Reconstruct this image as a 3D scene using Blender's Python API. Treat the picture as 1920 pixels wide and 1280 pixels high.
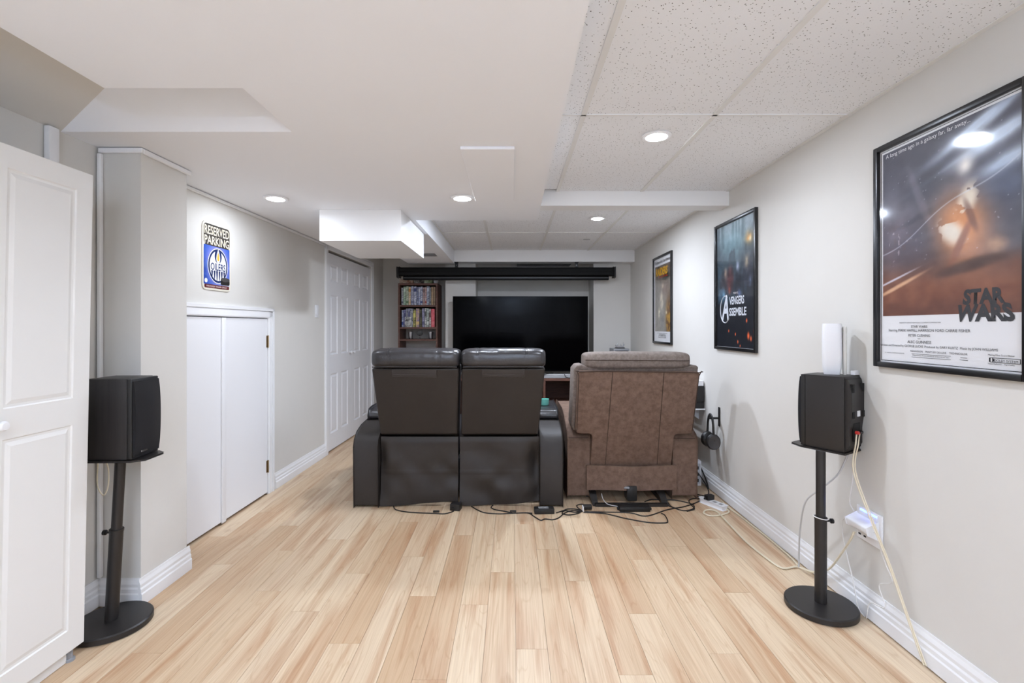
import bpy, bmesh, math, random
import numpy as np
from mathutils import Matrix, Vector
random.seed(7)
for o in list(bpy.data.objects): bpy.data.objects.remove(o, do_unlink=True)
SC = bpy.context.scene
C = SC.collection
# ------------------------------------------------------------------ camera / world / exposure
F, CX, CY, H = 915.0, 960.0, 613.0, 1.27          # focal length in px, vanishing point, lens height
cam = bpy.data.objects.new('camera', bpy.data.cameras.new('camera'))
C.objects.link(cam); SC.camera = cam
cam.location = (0, 0, H); cam.rotation_euler = (math.pi/2, 0, 0)
cam.data.sensor_width = 36; cam.data.lens = 36*F/1920
cam.data.shift_y = -(640-CY)/1920; cam.data.clip_start = .02
w = bpy.data.worlds.new('world'); SC.world = w; w.use_nodes = True
w.node_tree.nodes['Background'].inputs[0].default_value = (.8, .85, 1, 1)
w.node_tree.nodes['Background'].inputs[1].default_value = .3
vs = SC.view_settings
vs.view_transform = 'Standard'; vs.look = 'None'; vs.gamma = 1; vs.use_curve_mapping = False
vs.exposure = 0.2
LAMP_W = 8.6          # watts of each recessed lamp
UPLIGHT_W = 90
LAMP_COL = (.86, .95, 1.12)

# ------------------------------------------------------------------ materials
def lin(c): return tuple(((v/255)/12.92 if v/255 <= .04045 else ((v/255+.055)/1.055)**2.4) for v in c)
MATS = {}
def mat(name, rgb=(200,200,200), rough=.6, metal=0, spec=.5, var=0, vscale=8, bump=0, bscale=200, rgb2=None, coat=0, emit=0, stretch=None, detail=6, trans=0):
    if name in MATS: return MATS[name]
    m = bpy.data.materials.new(name); m.use_nodes = True; MATS[name] = m
    nt = m.node_tree; n = nt.nodes; L = nt.links; b = n['Principled BSDF']
    col = lin(rgb)
    b.inputs['Base Color'].default_value = (*col, 1)
    b.inputs['Roughness'].default_value = rough; b.inputs['Metallic'].default_value = metal
    b.inputs['Specular IOR Level'].default_value = spec; b.inputs['Coat Weight'].default_value = coat
    b.inputs['Transmission Weight'].default_value = trans
    if emit:
        b.inputs['Emission Color'].default_value = (*col, 1); b.inputs['Emission Strength'].default_value = emit
    tc = n.new('ShaderNodeTexCoord'); mp = n.new('ShaderNodeMapping')
    L.new(tc.outputs['Object'], mp.inputs[0])
    if stretch: mp.inputs['Scale'].default_value = stretch
    if rgb2 or var:
        nz = n.new('ShaderNodeTexNoise'); nz.inputs['Scale'].default_value = vscale; nz.inputs['Detail'].default_value = detail
        nz.inputs['Roughness'].default_value = .7
        L.new(mp.outputs[0], nz.inputs['Vector'])
        r = n.new('ShaderNodeValToRGB'); L.new(nz.outputs['Fac'], r.inputs[0])
        c2 = lin(rgb2) if rgb2 else tuple(v*(1-var) for v in col)
        r.color_ramp.elements[0].color = (*c2, 1); r.color_ramp.elements[1].color = (*col, 1)
        r.color_ramp.elements[0].position = .36; r.color_ramp.elements[1].position = .64
        L.new(r.outputs[0], b.inputs['Base Color'])
    if bump:
        nb = n.new('ShaderNodeTexNoise'); nb.inputs['Scale'].default_value = bscale; nb.inputs['Detail'].default_value = 4
        L.new(mp.outputs[0], nb.inputs['Vector'])
        bp = n.new('ShaderNodeBump'); bp.inputs['Strength'].default_value = bump; bp.inputs['Distance'].default_value = .002
        L.new(nb.outputs['Fac'], bp.inputs['Height']); L.new(bp.outputs[0], b.inputs['Normal'])
    return m
def attr_mat(name, rough=.4, coat=0):
    m = bpy.data.materials.new(name); m.use_nodes = True; n = m.node_tree.nodes; b = n['Principled BSDF']
    a = n.new('ShaderNodeAttribute'); a.attribute_name = 'Col'
    m.node_tree.links.new(a.outputs['Color'], b.inputs['Base Color'])
    b.inputs['Roughness'].default_value = rough; b.inputs['Coat Weight'].default_value = coat
    return m
def wood_floor():
    m = bpy.data.materials.new('maple_laminate'); m.use_nodes = True; nt = m.node_tree; n = nt.nodes; L = nt.links; b = n['Principled BSDF']
    tc = n.new('ShaderNodeTexCoord'); oi = n.new('ShaderNodeObjectInfo')
    off = n.new('ShaderNodeVectorMath'); off.operation = 'SCALE'; off.inputs[0].default_value = (13, 31, 0)
    L.new(oi.outputs['Random'], off.inputs['Scale'])
    add = n.new('ShaderNodeVectorMath'); add.operation = 'ADD'
    L.new(tc.outputs['Object'], add.inputs[0]); L.new(off.outputs[0], add.inputs[1])
    def noise(sc, scale, detail=5, dist=0):
        mp = n.new('ShaderNodeMapping'); mp.inputs['Scale'].default_value = sc; L.new(add.outputs[0], mp.inputs[0])
        nz = n.new('ShaderNodeTexNoise'); nz.inputs['Scale'].default_value = scale; nz.inputs['Detail'].default_value = detail
        nz.inputs['Distortion'].default_value = dist
        L.new(mp.outputs[0], nz.inputs['Vector']); return nz
    def ramp(src, stops):
        r = n.new('ShaderNodeValToRGB'); L.new(src, r.inputs[0]); e = r.color_ramp.elements
        while len(e) < len(stops): e.new(.5)
        for i, (p, c) in enumerate(stops): e[i].position = p; e[i].color = (*c, 1)
        return r
    def mix(mode, fac, a, c):
        x = n.new('ShaderNodeMix'); x.data_type = 'RGBA'; x.blend_type = mode
        if isinstance(fac, float): x.inputs['Factor'].default_value = fac
        else: L.new(fac, x.inputs['Factor'])
        L.new(a, x.inputs[6]); L.new(c, x.inputs[7]); return x.outputs[2]
    tone = ramp(oi.outputs['Random'], [(0, lin((214,187,154))), (.3, lin((226,203,172))), (.6, lin((206,175,141))), (1, lin((231,211,182)))])
    band = noise((16, 1.1, 1), 1.0, 4, .6)
    c1 = mix('MIX', ramp(band.outputs['Fac'], [(.48, (0,0,0)), (.70, (.85,.85,.85))]).outputs[0], tone.outputs[0],
             ramp(oi.outputs['Random'], [(0, lin((193,152,116))), (1, lin((186,143,108)))]).outputs[0])
    g = noise((150, 2.2, 1), 1.0, 6, .3)
    c2 = mix('MULTIPLY', .55, c1, ramp(g.outputs['Fac'], [(.35, (.78,.72,.66)), (.62, (1,1,1))]).outputs[0])
    # cathedral figure: contour lines of a long slow noise
    fg = noise((9, .75, 1), 1.0, 2, .25)
    mu = n.new('ShaderNodeMath'); mu.operation = 'MULTIPLY'; mu.inputs[1].default_value = 26; L.new(fg.outputs['Fac'], mu.inputs[0])
    fr = n.new('ShaderNodeMath'); fr.operation = 'PINGPONG'; fr.inputs[1].default_value = 1; L.new(mu.outputs[0], fr.inputs[0])
    c3 = mix('MULTIPLY', .42, c2, ramp(fr.outputs[0], [(0, (.80,.70,.60)), (.22, (1,1,1))]).outputs[0])
    kn = noise((5, 2.2, 1), 1.6, 2, .2)
    c4 = mix('MULTIPLY', .7, c3, ramp(kn.outputs['Fac'], [(.2, (.55,.38,.26)), (.30, (1,1,1))]).outputs[0])
    L.new(c4, b.inputs['Base Color'])
    b.inputs['Roughness'].default_value = .42; b.inputs['Specular IOR Level'].default_value = .35
    return m
def tile_mat():
    m = bpy.data.materials.new('fissured_tile'); m.use_nodes = True; nt = m.node_tree; n = nt.nodes; L = nt.links; b = n['Principled BSDF']
    tc = n.new('ShaderNodeTexCoord')
    nz = n.new('ShaderNodeTexNoise'); nz.inputs['Scale'].default_value = 60; L.new(tc.outputs['Object'], nz.inputs['Vector'])
    ad = n.new('ShaderNodeVectorMath'); ad.operation = 'MULTIPLY_ADD'; ad.inputs[1].default_value = (.012,)*3
    L.new(nz.outputs['Color'], ad.inputs[0]); L.new(tc.outputs['Object'], ad.inputs[2])
    vo = n.new('ShaderNodeTexVoronoi'); vo.inputs['Scale'].default_value = 80; L.new(ad.outputs[0], vo.inputs['Vector'])
    r = n.new('ShaderNodeValToRGB'); L.new(vo.outputs['Distance'], r.inputs[0])
    e = r.color_ramp.elements; e[0].position = .12; e[0].color = (*lin((80,77,72)), 1); e[1].position = .19; e[1].color = (*lin((242,244,247)), 1)
    L.new(r.outputs[0], b.inputs['Base Color'])
    bp = n.new('ShaderNodeBump'); bp.inputs['Strength'].default_value = .25; bp.inputs['Distance'].default_value = .003
    n2 = n.new('ShaderNodeTexNoise'); n2.inputs['Scale'].default_value = 160; L.new(tc.outputs['Object'], n2.inputs['Vector'])
    L.new(n2.outputs['Fac'], bp.inputs['Height']); L.new(bp.outputs[0], b.inputs['Normal'])
    b.inputs['Roughness'].default_value = .8
    return m
def pane_mat():
    m = bpy.data.materials.new('picture_glass'); m.use_nodes = True; nt = m.node_tree; n = nt.nodes; L = nt.links
    n.remove(n['Principled BSDF']); o = n['Material Output']
    t = n.new('ShaderNodeBsdfTransparent'); g = n.new('ShaderNodeBsdfGlossy'); g.inputs['Roughness'].default_value = .07
    lw = n.new('ShaderNodeLayerWeight'); lw.inputs['Blend'].default_value = .5
    pw = n.new('ShaderNodeMath'); pw.operation = 'POWER'; pw.inputs[1].default_value = 5; L.new(lw.outputs['Facing'], pw.inputs[0])
    ma = n.new('ShaderNodeMath'); ma.operation = 'MULTIPLY_ADD'; ma.inputs[1].default_value = .6; ma.inputs[2].default_value = .03; L.new(pw.outputs[0], ma.inputs[0])
    mx = n.new('ShaderNodeMixShader'); g.inputs['Color'].default_value = (.95,.97,1,1)
    L.new(ma.outputs[0], mx.inputs[0]); L.new(t.outputs[0], mx.inputs[1]); L.new(g.outputs[0], mx.inputs[2]); L.new(mx.outputs[0], o.inputs[0])
    return m
WALL = mat('wall_paint', (219,216,210), .75, var=.02, vscale=3, bump=.05, bscale=300)
CEIL = mat('ceiling_paint', (243,245,249), .8, bump=.04, bscale=250)
TRIM = mat('white_trim', (240,240,241), .4, spec=.4)
BRIGHT = mat('fascia_white', (240,240,240), .6)
DOORW = mat('door_white', (236,236,238), .45, spec=.4, bump=.02, bscale=90)
CABW = mat('cabinet_white', (236,235,232), .42, spec=.45)
WOODF = wood_floor()
TILE = tile_mat()
GRID = mat('grid_white', (232,232,230), .5)
DARK = mat('dark_void', (18,17,16), .9)
LEATH = mat('black_leather', (50,48,50), .30, spec=.6, var=.18, vscale=5, bump=.5, bscale=60)
LEATHB = mat('black_bonded_leather', (50,45,42), .52, spec=.4, var=.15, vscale=4, bump=.3, bscale=500)
STITCH = mat('stitch_thread', (30,28,28), .7)
SUEDE = mat('brown_suede', (124,101,87), .85, spec=.25, rgb2=(100,80,68), vscale=24, detail=12, bump=.35, bscale=260)
SUEDED = mat('brown_suede_seam', (62,46,38), .9)
SUEDEG = mat('grey_brown_suede', (136,124,116), .8, spec=.3, rgb2=(108,97,89), vscale=42, detail=12, bump=.3, bscale=260)
BLACK = mat('black_plastic', (26,25,25), .45)
BLKM = mat('black_satin_metal', (34,31,30), .42, spec=.5, bump=.08, bscale=300)
BLKW = mat('black_ash_veneer', (38,34,33), .45, rgb2=(27,24,24), vscale=6, stretch=(9,9,.6), detail=5)
SCRB = mat('screen_case_black', (8,8,8), .55, spec=.16)
GRILLE = mat('grille_cloth', (17,16,20), .9, bump=.4, bscale=900)
WALNUT = mat('walnut', (112,76,62), .5, rgb2=(84,54,44), vscale=5, stretch=(2,2,22))
WALNUTD = mat('walnut_shelf', (110,74,60), .5, rgb2=(86,56,46), vscale=5, stretch=(2,22,22))
WHITEP = mat('white_plastic', (238,238,240), .35)
SILV = mat('silver', (190,190,192), .28, metal=1)
GREYM = mat('grey_metal', (150,152,156), .45)
BRASS = mat('brass', (150,128,96), .35, metal=1)
CREAMC = mat('cream_cable', (226,214,188), .5)
WHITEC = mat('white_cable', (230,228,224), .45)
GREYC = mat('grey_cable', (196,196,196), .45)
BLKC = mat('black_cable', (20,19,19), .5)
FRAMEB = mat('frame_black', (20,20,22), .3, spec=.6)
PANE = pane_mat()
GLASSW = mat('clear_glass', (240,244,246), .03, trans=1)
TEAL = mat('teal_plastic', (120,200,186), .45)
SCREEN = mat('tv_glass', (2,2,3), .10, spec=.05)
LENS = mat('lamp_lens', (244,250,255), .4, emit=70)

# ------------------------------------------------------------------ mesh helpers (everything is authored in world metres)
def new(): return bmesh.new()
def face(bm, vs_):
    try: return bm.faces.new(vs_)
    except ValueError: return None
def hexa(bm, p, M=None):
    v = [bm.verts.new(M @ Vector(q) if M else q) for q in p]
    for f in ((0,3,2,1),(4,5,6,7),(0,1,5,4),(1,2,6,5),(2,3,7,6),(3,0,4,7)): face(bm, [v[i] for i in f])
def box(bm, x0, x1, y0, y1, z0, z1, M=None):
    hexa(bm, [(x0,y0,z0),(x1,y0,z0),(x1,y1,z0),(x0,y1,z0),(x0,y0,z1),(x1,y0,z1),(x1,y1,z1),(x0,y1,z1)], M)
    return bm
def prism(bm, poly, a0, a1, axis='z', M=None):
    def P(q, a): return {'x': (a,q[0],q[1]), 'y': (q[0],a,q[1]), 'z': (q[0],q[1],a)}[axis]
    r0 = [bm.verts.new(M @ Vector(P(q,a0)) if M else P(q,a0)) for q in poly]
    r1 = [bm.verts.new(M @ Vector(P(q,a1)) if M else P(q,a1)) for q in poly]
    n = len(poly); face(bm, r0); face(bm, r1[::-1])
    for i in range(n): face(bm, [r0[i], r0[(i+1)%n], r1[(i+1)%n], r1[i]])
    return bm
def bev(bm, r, seg=2, ang=.5):
    bm.normal_update()
    ed = [e for e in bm.edges if len(e.link_faces) == 2 and e.calc_face_angle(0) > ang]
    bmesh.ops.bevel(bm, geom=ed, offset=r, segments=seg, affect='EDGES', profile=.6, clamp_overlap=True)
    return bm
def spline(pts, k=6):
    P = [Vector(p) for p in pts]; out = []
    for i in range(len(P)-1):
        a = P[max(i-1,0)]; b = P[i]; c = P[i+1]; d = P[min(i+2,len(P)-1)]
        for j in range(k):
            t = j/k
            out.append(.5*((2*b)+(c-a)*t+(2*a-5*b+4*c-d)*t*t+(3*b-a-3*c+d)*t**3))
    return out+[P[-1]]
def tube(bm, pts, r, seg=6, smooth=True, k=5, flat=1.0):
    P = spline(pts, k) if smooth else [Vector(p) for p in pts]
    rings = []; up = Vector((0,0,1)); prev = None
    for i, p in enumerate(P):
        t = (P[min(i+1,len(P)-1)]-P[max(i-1,0)]).normalized()
        if prev is None:
            ref = up if abs(t.z) < .9 else Vector((1,0,0)); nrm = t.cross(ref).normalized()
        else: nrm = (prev-t*prev.dot(t)).normalized()
        prev = nrm; bn = t.cross(nrm)
        rr = r[min(int(i/(len(P)-1)*(len(r)-1)+.5), len(r)-1)] if isinstance(r, (list,tuple)) else r
        rings.append([bm.verts.new(p+nrm*math.cos(a)*rr+bn*math.sin(a)*rr*flat) for a in [2*math.pi*j/seg for j in range(seg)]])
    for a, b in zip(rings, rings[1:]):
        for j in range(seg): face(bm, [a[j], a[(j+1)%seg], b[(j+1)%seg], b[j]])
    face(bm, rings[0][::-1]); face(bm, rings[-1])
    return bm
def lathe(bm, prof, c=(0,0,0), seg=28, M=None, sx=1, sy=1):
    rings = []
    for r, z in prof:
        if r < 1e-5: rings.append([bm.verts.new((M @ Vector((0,0,z))) if M else (c[0], c[1], c[2]+z))])
        else:
            rings.append([])
            for j in range(seg):
                a = 2*math.pi*j/seg; q = Vector((r*math.cos(a)*sx, r*math.sin(a)*sy, z))
                rings[-1].append(bm.verts.new(M @ q if M else Vector(c)+q))
    for a, b in zip(rings, rings[1:]):
        for j in range(seg):
            k = (j+1) % seg
            if len(a) == 1 and len(b) == 1: continue
            if len(a) == 1: face(bm, [a[0], b[k], b[j]])
            elif len(b) == 1: face(bm, [a[j], a[k], b[0]])
            else: face(bm, [a[j], a[k], b[k], b[j]])
    if len(rings[0]) > 1: face(bm, rings[0][::-1])
    if len(rings[-1]) > 1: face(bm, rings[-1])
    return bm
def vnoise(x, y, seed=0, oct=4):
    x = np.asarray(x, float); y = np.asarray(y, float); tot = np.zeros(np.broadcast(x, y).shape); a = .5
    for o in range(oct):
        rs = np.random.RandomState(seed*17+o); g = rs.rand(64, 64)
        xi = np.floor(x).astype(int); yi = np.floor(y).astype(int); fx = x-xi; fy = y-yi
        fx = fx*fx*(3-2*fx); fy = fy*fy*(3-2*fy)
        G = lambda i, j: g[i % 64, j % 64]
        tot = tot + a*((G(xi,yi)*(1-fx)+G(xi+1,yi)*fx)*(1-fy)+(G(xi,yi+1)*(1-fx)+G(xi+1,yi+1)*fx)*fy)
        x = x*2.03; y = y*2.03; a *= .5
    return tot
def pillow(bm, cx, cy, cz, wd, d, h, n=3.0, seams=(), amp=.02, seed=1, nx=60, na=28, p=7, M=None, skewy=0):
    rings = []
    for i in range(nx+1):
        t = -math.cos(math.pi*i/nx)
        e = max(1-abs(t)**p, 0)**(1/2.6); x = wd/2*t
        s = .55+.45*e if i not in (0, nx) else .5
        for sm in seams: s *= 1-.035*math.exp(-((x-sm)/.006)**2)
        ring = []
        for j in range(na):
            a = 2*math.pi*j/na; ca, sa = math.cos(a), math.sin(a)
            wob = 1+amp*(float(vnoise(x*28+5, a*1.6+3, seed, 3))-.45)*2
            y = d/2*math.copysign(abs(ca)**(2/n), ca)*s*wob; z = h/2*math.copysign(abs(sa)**(2/n), sa)*s*wob
            q = Vector((cx+x, cy+y+skewy*z, cz+z)); ring.append(bm.verts.new(M @ q if M else q))
        rings.append(ring)
    for a, b in zip(rings, rings[1:]):
        for j in range(na): face(bm, [a[j], b[j], b[(j+1)%na], a[(j+1)%na]])
    face(bm, rings[0]); face(bm, rings[-1][::-1])
    return bm
def sheet(bm, fn, nu, nv, thick=.006):
    """grid fn(u,v)->(x,y,z); closed slab thickened along +y"""
    A = [[bm.verts.new(fn(i/nu, j/nv)) for j in range(nv+1)] for i in range(nu+1)]
    B = [[bm.verts.new(Vector(fn(i/nu, j/nv))+Vector((0,thick,0))) for j in range(nv+1)] for i in range(nu+1)]
    for i in range(nu):
        for j in range(nv):
            face(bm, [A[i][j], A[i+1][j], A[i+1][j+1], A[i][j+1]]); face(bm, [B[i][j], B[i][j+1], B[i+1][j+1], B[i+1][j]])
    for i in range(nu):
        face(bm, [A[i][0], B[i][0], B[i+1][0], A[i+1][0]]); face(bm, [A[i][nv], A[i+1][nv], B[i+1][nv], B[i][nv]])
    for j in range(nv):
        face(bm, [A[0][j], A[0][j+1], B[0][j+1], B[0][j]]); face(bm, [A[nu][j], B[nu][j], B[nu][j+1], A[nu][j+1]])
    return bm
def wpos(o):
    v = Vector((0,0,0))
    while o: v += o.location; o = o.parent
    return v
def obj(name, bm, m, parent=None, smooth=True, ang=.6, M=None, origin=None):
    if isinstance(bm, bmesh.types.BMesh):
        bmesh.ops.recalc_face_normals(bm, faces=bm.faces[:]); me = bpy.data.meshes.new(name); bm.to_mesh(me); bm.free()
    else: me = bm
    if M: me.transform(M)
    o = bpy.data.objects.new(name, me); C.objects.link(o)
    if origin is not None:
        o.location = origin; me.transform(Matrix.Translation(-Vector(origin)))
    if parent:
        me.transform(Matrix.Translation(-wpos(parent))); o.parent = parent
        if origin is not None: raise ValueError
    if m: me.materials.append(m)
    if smooth:
        for p_ in me.polygons: p_.use_smooth = True
        me.set_sharp_from_angle(angle=ang)
    return o
def tag(o, label=None, cat=None, group=None, kind=None):
    for k, v in (('label', label), ('category', cat), ('group', group), ('kind', kind)):
        if v: o[k] = v
    return o
def thing(name, label, cat, loc, group=None):
    o = bpy.data.objects.new(name, None); o.empty_display_size = .05; C.objects.link(o); o.location = loc
    return tag(o, label, cat, group)
def struct(name, bm, m, label, smooth=False, cat=None, M=None):
    return tag(obj(name, bm, m, smooth=smooth, M=M), label, cat or name.split('_')[0], kind='structure')
def bx(x0, x1, y0, y1, z0, z1, r=0, seg=2, M=None):
    b = box(new(), x0, x1, y0, y1, z0, z1, M)
    return bev(b, r, seg) if r else b
def fl(x, y, z=0.004): Y = F*(H-z)/(y-CY); return ((x-CX)*Y/F, Y, z)
def rw(x, y, off=.02): Y = F*(RX-off)/(x-CX); return (RX-off, Y, H-(y-CY)*Y/F)
def dp(x, y, Y): return ((x-CX)*Y/F, Y, H-(y-CY)*Y/F)
def text_mesh(s, bold=0.0, spacing=1.0, shear=0):
    cu = bpy.data.curves.new('t', 'FONT'); cu.body = s; cu.size = 1; cu.offset = bold; cu.space_character = spacing; cu.shear = shear; cu.resolution_u = 3
    o = bpy.data.objects.new('t', cu); C.objects.link(o); bpy.context.view_layer.update()
    me = bpy.data.meshes.new_from_object(o.evaluated_get(bpy.context.evaluated_depsgraph_get()))
    bpy.data.objects.remove(o, do_unlink=True); bpy.data.curves.remove(cu)
    return me
def add_text(bm, s, a, b, h=None, wd=None, c=.001, align='C', M=None, bold=0, shear=0, persp=0):
    """flat lettering in the (a,b) plane of M, c = height over the surface"""
    me = text_mesh(s, bold, 1.0, shear)
    xs = [v.co.x for v in me.vertices]; ys = [v.co.y for v in me.vertices]
    x0, x1, y0, y1 = min(xs), max(xs), min(ys), max(ys)
    sy = h/(y1-y0) if h else wd/(x1-x0); sx = wd/(x1-x0) if wd else sy
    if not h: sy = sx
    tw = (x1-x0)*sx; ox = {'C': a-tw/2, 'L': a, 'R': a-tw}[align]
    for v in me.vertices:
        yy = (v.co.y-y0)*sy; xx = ox+(v.co.x-x0)*sx
        if persp: xx = a+(xx-a)*(1-persp*yy/((y1-y0)*sy))
        q = Vector((xx, b+yy, c)); v.co = M @ q if M else q
    bm.from_mesh(me); bpy.data.meshes.remove(me)

# ------------------------------------------------------------------ the room shell
RX = 1.57                                   # right wall
ZB, ZT, ZU = 2.09, 2.25, 2.6                # drywall bulkhead, tiled ceiling, slab
YB = 6.85                                   # far wall
d = Vector((.018, 1, 0)).normalized(); nr = Vector((d.y, -d.x, 0))
base = Vector((-1.865, 3.81, 0))-d*3.81
LW = Matrix(((nr.x, d.x, 0, base.x), (nr.y, d.y, 0, base.y), (0, 0, 1, 0), (0, 0, 0, 1)))   # left wall frame: (out, along, up)
RWp = lambda y, z, off=0: Matrix(((0,0,-1,RX-off), (-1,0,0,y), (0,1,0,z), (0,0,0,1)))       # picture frame on the right wall: (right, up, out)
LWp = lambda s, z, off=0: LW @ Matrix(((0,0,1,off), (1,0,0,s), (0,1,0,z), (0,0,0,1)))

fb = box(new(), -2.05, 1.7, -2.7, 7.0, -.12, -.008)
floor = struct('floor', fb, WOODF, 'light maple laminate plank floor of the basement room')
b = new()
for s0, s1, z0 in ((-2.65,2.6,0), (2.6,3.722,1.338), (3.722,4.875,0), (4.875,6.305,2.045), (6.305,6.95,0)): box(b, -.14, 0, s0, s1, z0, 2.62, LW)
box(b, -.14, -.12, 2.6, 3.722, 0, 1.338, LW); box(b, -.14, -.12, 4.875, 6.305, 0, 2.045, LW)
struct('wall_left', b, WALL, 'pale warm grey painted wall with the parking sign and closet')
struct('wall_right', bx(RX, RX+.1, -2.7, 7.0, 0, 2.62), WALL, 'pale warm grey painted wall hung with three framed posters')
b = box(new(), -1.98, RX+.1, YB, YB+.1, 0, 2.62); box(b, 1.08, RX, 6.46, YB, 0, 2.4); box(b, -.88, -.48, 6.46, YB, 0, 2.4)
struct('wall_back', b, WALL, 'beige painted far wall with a recess behind the television')
struct('wall_front', bx(-2.05, RX+.1, -2.7, -2.6, 0, 2.62), WALL, 'painted end wall opposite the television')
struct('wall_column', bx(-1.95, -1.70, 2.235, 2.55, 0, ZB), WALL, 'boxed painted column standing out from wall beside access door', cat='wall')
b = new()
for x0, x1, y0, y1, z in ((-1.40,.195,-2.65,1.675,ZB), (-.925,.195,1.675,2.05,ZB), (-1.97,.195,2.05,3.75,ZB), (-1.97,-.74,3.75,4.75,ZB),
                          (-1.34,-.74,4.75,6.36,ZB), (-1.97,-1.34,4.75,6.95,2.27), (-1.34,-.74,6.36,6.95,2.27), (-.74,RX+.05,6.46,6.95,2.27)):
    box(b, x0, x1, y0, y1, z, ZU)
box(b, -2.05, RX+.1, -2.7, 7.0, ZU, ZU+.08)
struct('ceiling', b, CEIL, 'white painted drywall ceiling bulkhead')
b = prism(new(), [(-2.0,ZB),(-1.897,ZB),(-1.30,ZB+.2547),(-1.30,ZU),(-2.0,ZU)], -2.65, 2.05, 'y')
struct('trim_1', b, WALL, 'sloped beige soffit above the white cabinet', cat='soffit')
struct('ceiling_slope', prism(new(), [(2.05,ZB),(2.05,ZU),(1.54,ZU)], -1.97, -.925, 'x'), CEIL, 'short sloped white ceiling face above the column', cat='ceiling')
struct('trim_2', bx(.195, RX, 3.53, 3.68, 2.148, 2.42), BRIGHT, 'white drop beam crossing the tiled ceiling', cat='beam')
struct('trim_3', bx(-.74, RX, 6.25, 6.46, 2.107, 2.42), BRIGHT, 'white fascia beam above the projection screen', cat='beam')
struct('trim_4', bx(-1.345, -.775, 3.41, 4.285, 1.872, ZB), BRIGHT, 'white boxed duct hanging under ceiling near the closet', cat='duct box')
struct('trim_5', bx(-.235, .012, 2.213, 3.127, ZB-.014, ZB, .002, 1), CEIL, 'flat white access panel screwed to the ceiling', cat='access panel')

# suspended ceiling: bars and tiles
grid = struct('ceiling_grid', box(box(box(new(), RX-.022, RX, -2.6, 3.53, ZT, ZT+.004), RX-.022, RX, 3.68, 6.25, ZT, ZT+.004), -.74, -.722, 3.75, 6.25, ZT, ZT+.004),
              GRID, 'white suspended ceiling grid with speckled tiles', cat='ceiling')
def bar(x0, x1, y0, y1): obj('grid_bar', bx(x0, x1, y0, y1, ZT-.001, ZT+.03), GRID, grid, smooth=False)
def tile(x0, x1, y0, y1):
    o = obj('ceiling_tile', bx(x0+.002, x1-.002, y0+.002, y1-.002, ZT+.0045, ZT+.019, .003, 1), TILE, grid, smooth=False)
    return o
def tiles(xs, ys, gap=None):
    for i in range(len(xs)-1):
        for j in range(len(ys)-1):
            y1 = ys[j+1]-(gap if gap and i == 0 and j == len(ys)-2 else 0)
            tile(xs[i], xs[i+1], ys[j], y1)
for x in (.331, .939): bar(x-.012, x+.012, -2.6, 3.53)
for y in (-1.4, -.18, 1.04, 2.26): bar(.195, RX, y-.006, y+.006)
tiles([.195, .331, .939, RX], [-2.6, -1.4, -.18, 1.04, 2.26, 3.53], .045)
for x in (-.254, .359, .971): bar(x-.012, x+.012, 3.68, 6.25)
bar(-.74, RX, 5.064, 5.076)
tiles([-.74, -.254, .359, .971, RX], [3.75, 5.07, 6.25])

obj('plenum_shade_block', bx(.20, .325, 3.46, 3.5295, ZT+.022, ZT+.06), DARK, grid, smooth=False)  # dark block standing in for the shade seen through the tile gap
tag(obj('tile_clip', bx(.80, .875, 5.47, 5.485, ZT+.0015, ZT+.0042), GREYM, grid, smooth=False), 'small grey slot plate')
# floor planks
PW, PL = .125, 1.22
pm = bpy.data.meshes.new('plank'); b = bx(-PW/2+.0006, PW/2-.0006, -PL/2+.0006, PL/2-.0006, -.008, 0); 
bm_ = b; bmesh.ops.recalc_face_normals(bm_, faces=bm_.faces[:]); bm_.to_mesh(pm); bm_.free(); pm.materials.append(WOODF)
cols = int(3.4/PW)+2
for i in range(cols):
    x = -1.86+PW*(i+.5)
    if x+PW/2 > RX+.05: continue
    y = .55-[0, .81, .40, 1.02, .22, .62][i % 6]+random.uniform(-.08, .08)
    while y < 6.95:
        if y+PL > .7:
            o = bpy.data.objects.new('plank', pm); C.objects.link(o); o.parent = floor; o.location = (x, y+PL/2, 0)
        y += PL

# baseboards
def prof(t=.017, h=.122): return [(0,0),(t,0),(t,.052),(t-.004,.058),(t-.004,.074),(t-.008,.082),(t-.007,.096),(t-.012,.112),(t-.013,h),(0,h)]
def baseb(name, p0, p1, label, nrm):
    p0, p1 = Vector(p0), Vector(p1); dr = (p1-p0).normalized(); nv = Vector(nrm); ln = (p1-p0).length
    M = Matrix(((nv.x, dr.x, 0, p0.x), (nv.y, dr.y, 0, p0.y), (0, 0, 1, 0), (0, 0, 0, 1)))
    struct(name, prism(new(), [(q[0]+.0004, q[1]+.0005) for q in prof()], 0, ln, 'y', M), TRIM, label, cat='baseboard')
baseb('baseboard_right', (RX,-2.6,0), (RX,6.46,0), 'white moulded baseboard along the poster wall', (-1,0,0))
p = lambda s: tuple(LW @ Vector((0, s, 0)))
baseb('baseboard_left', p(3.825), p(4.81), 'white moulded baseboard between access door and closet', nr)
baseb('baseboard_left_near', p(-2.6), p(2.235), 'white moulded baseboard running behind the white cabinet', nr)
baseb('baseboard_left_far', p(6.38), p(6.85), 'short white baseboard beyond the closet doors', nr)
b = prism(new(), [(q[0]-1.70+.0004, q[1]+.0005) for q in prof()], 2.2185, 2.5665, 'y')
prism(b, [(2.235-q[0]-.0004, q[1]+.0005) for q in prof()], -1.885, -1.70, 'x')
struct('baseboard_column', b, TRIM, 'white moulded baseboard wrapping the boxed column', cat='baseboard')
baseb('baseboard_back', (1.08,6.46,0), (1.55,6.46,0), 'white baseboard at foot of the far wall', (0,-1,0))

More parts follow.
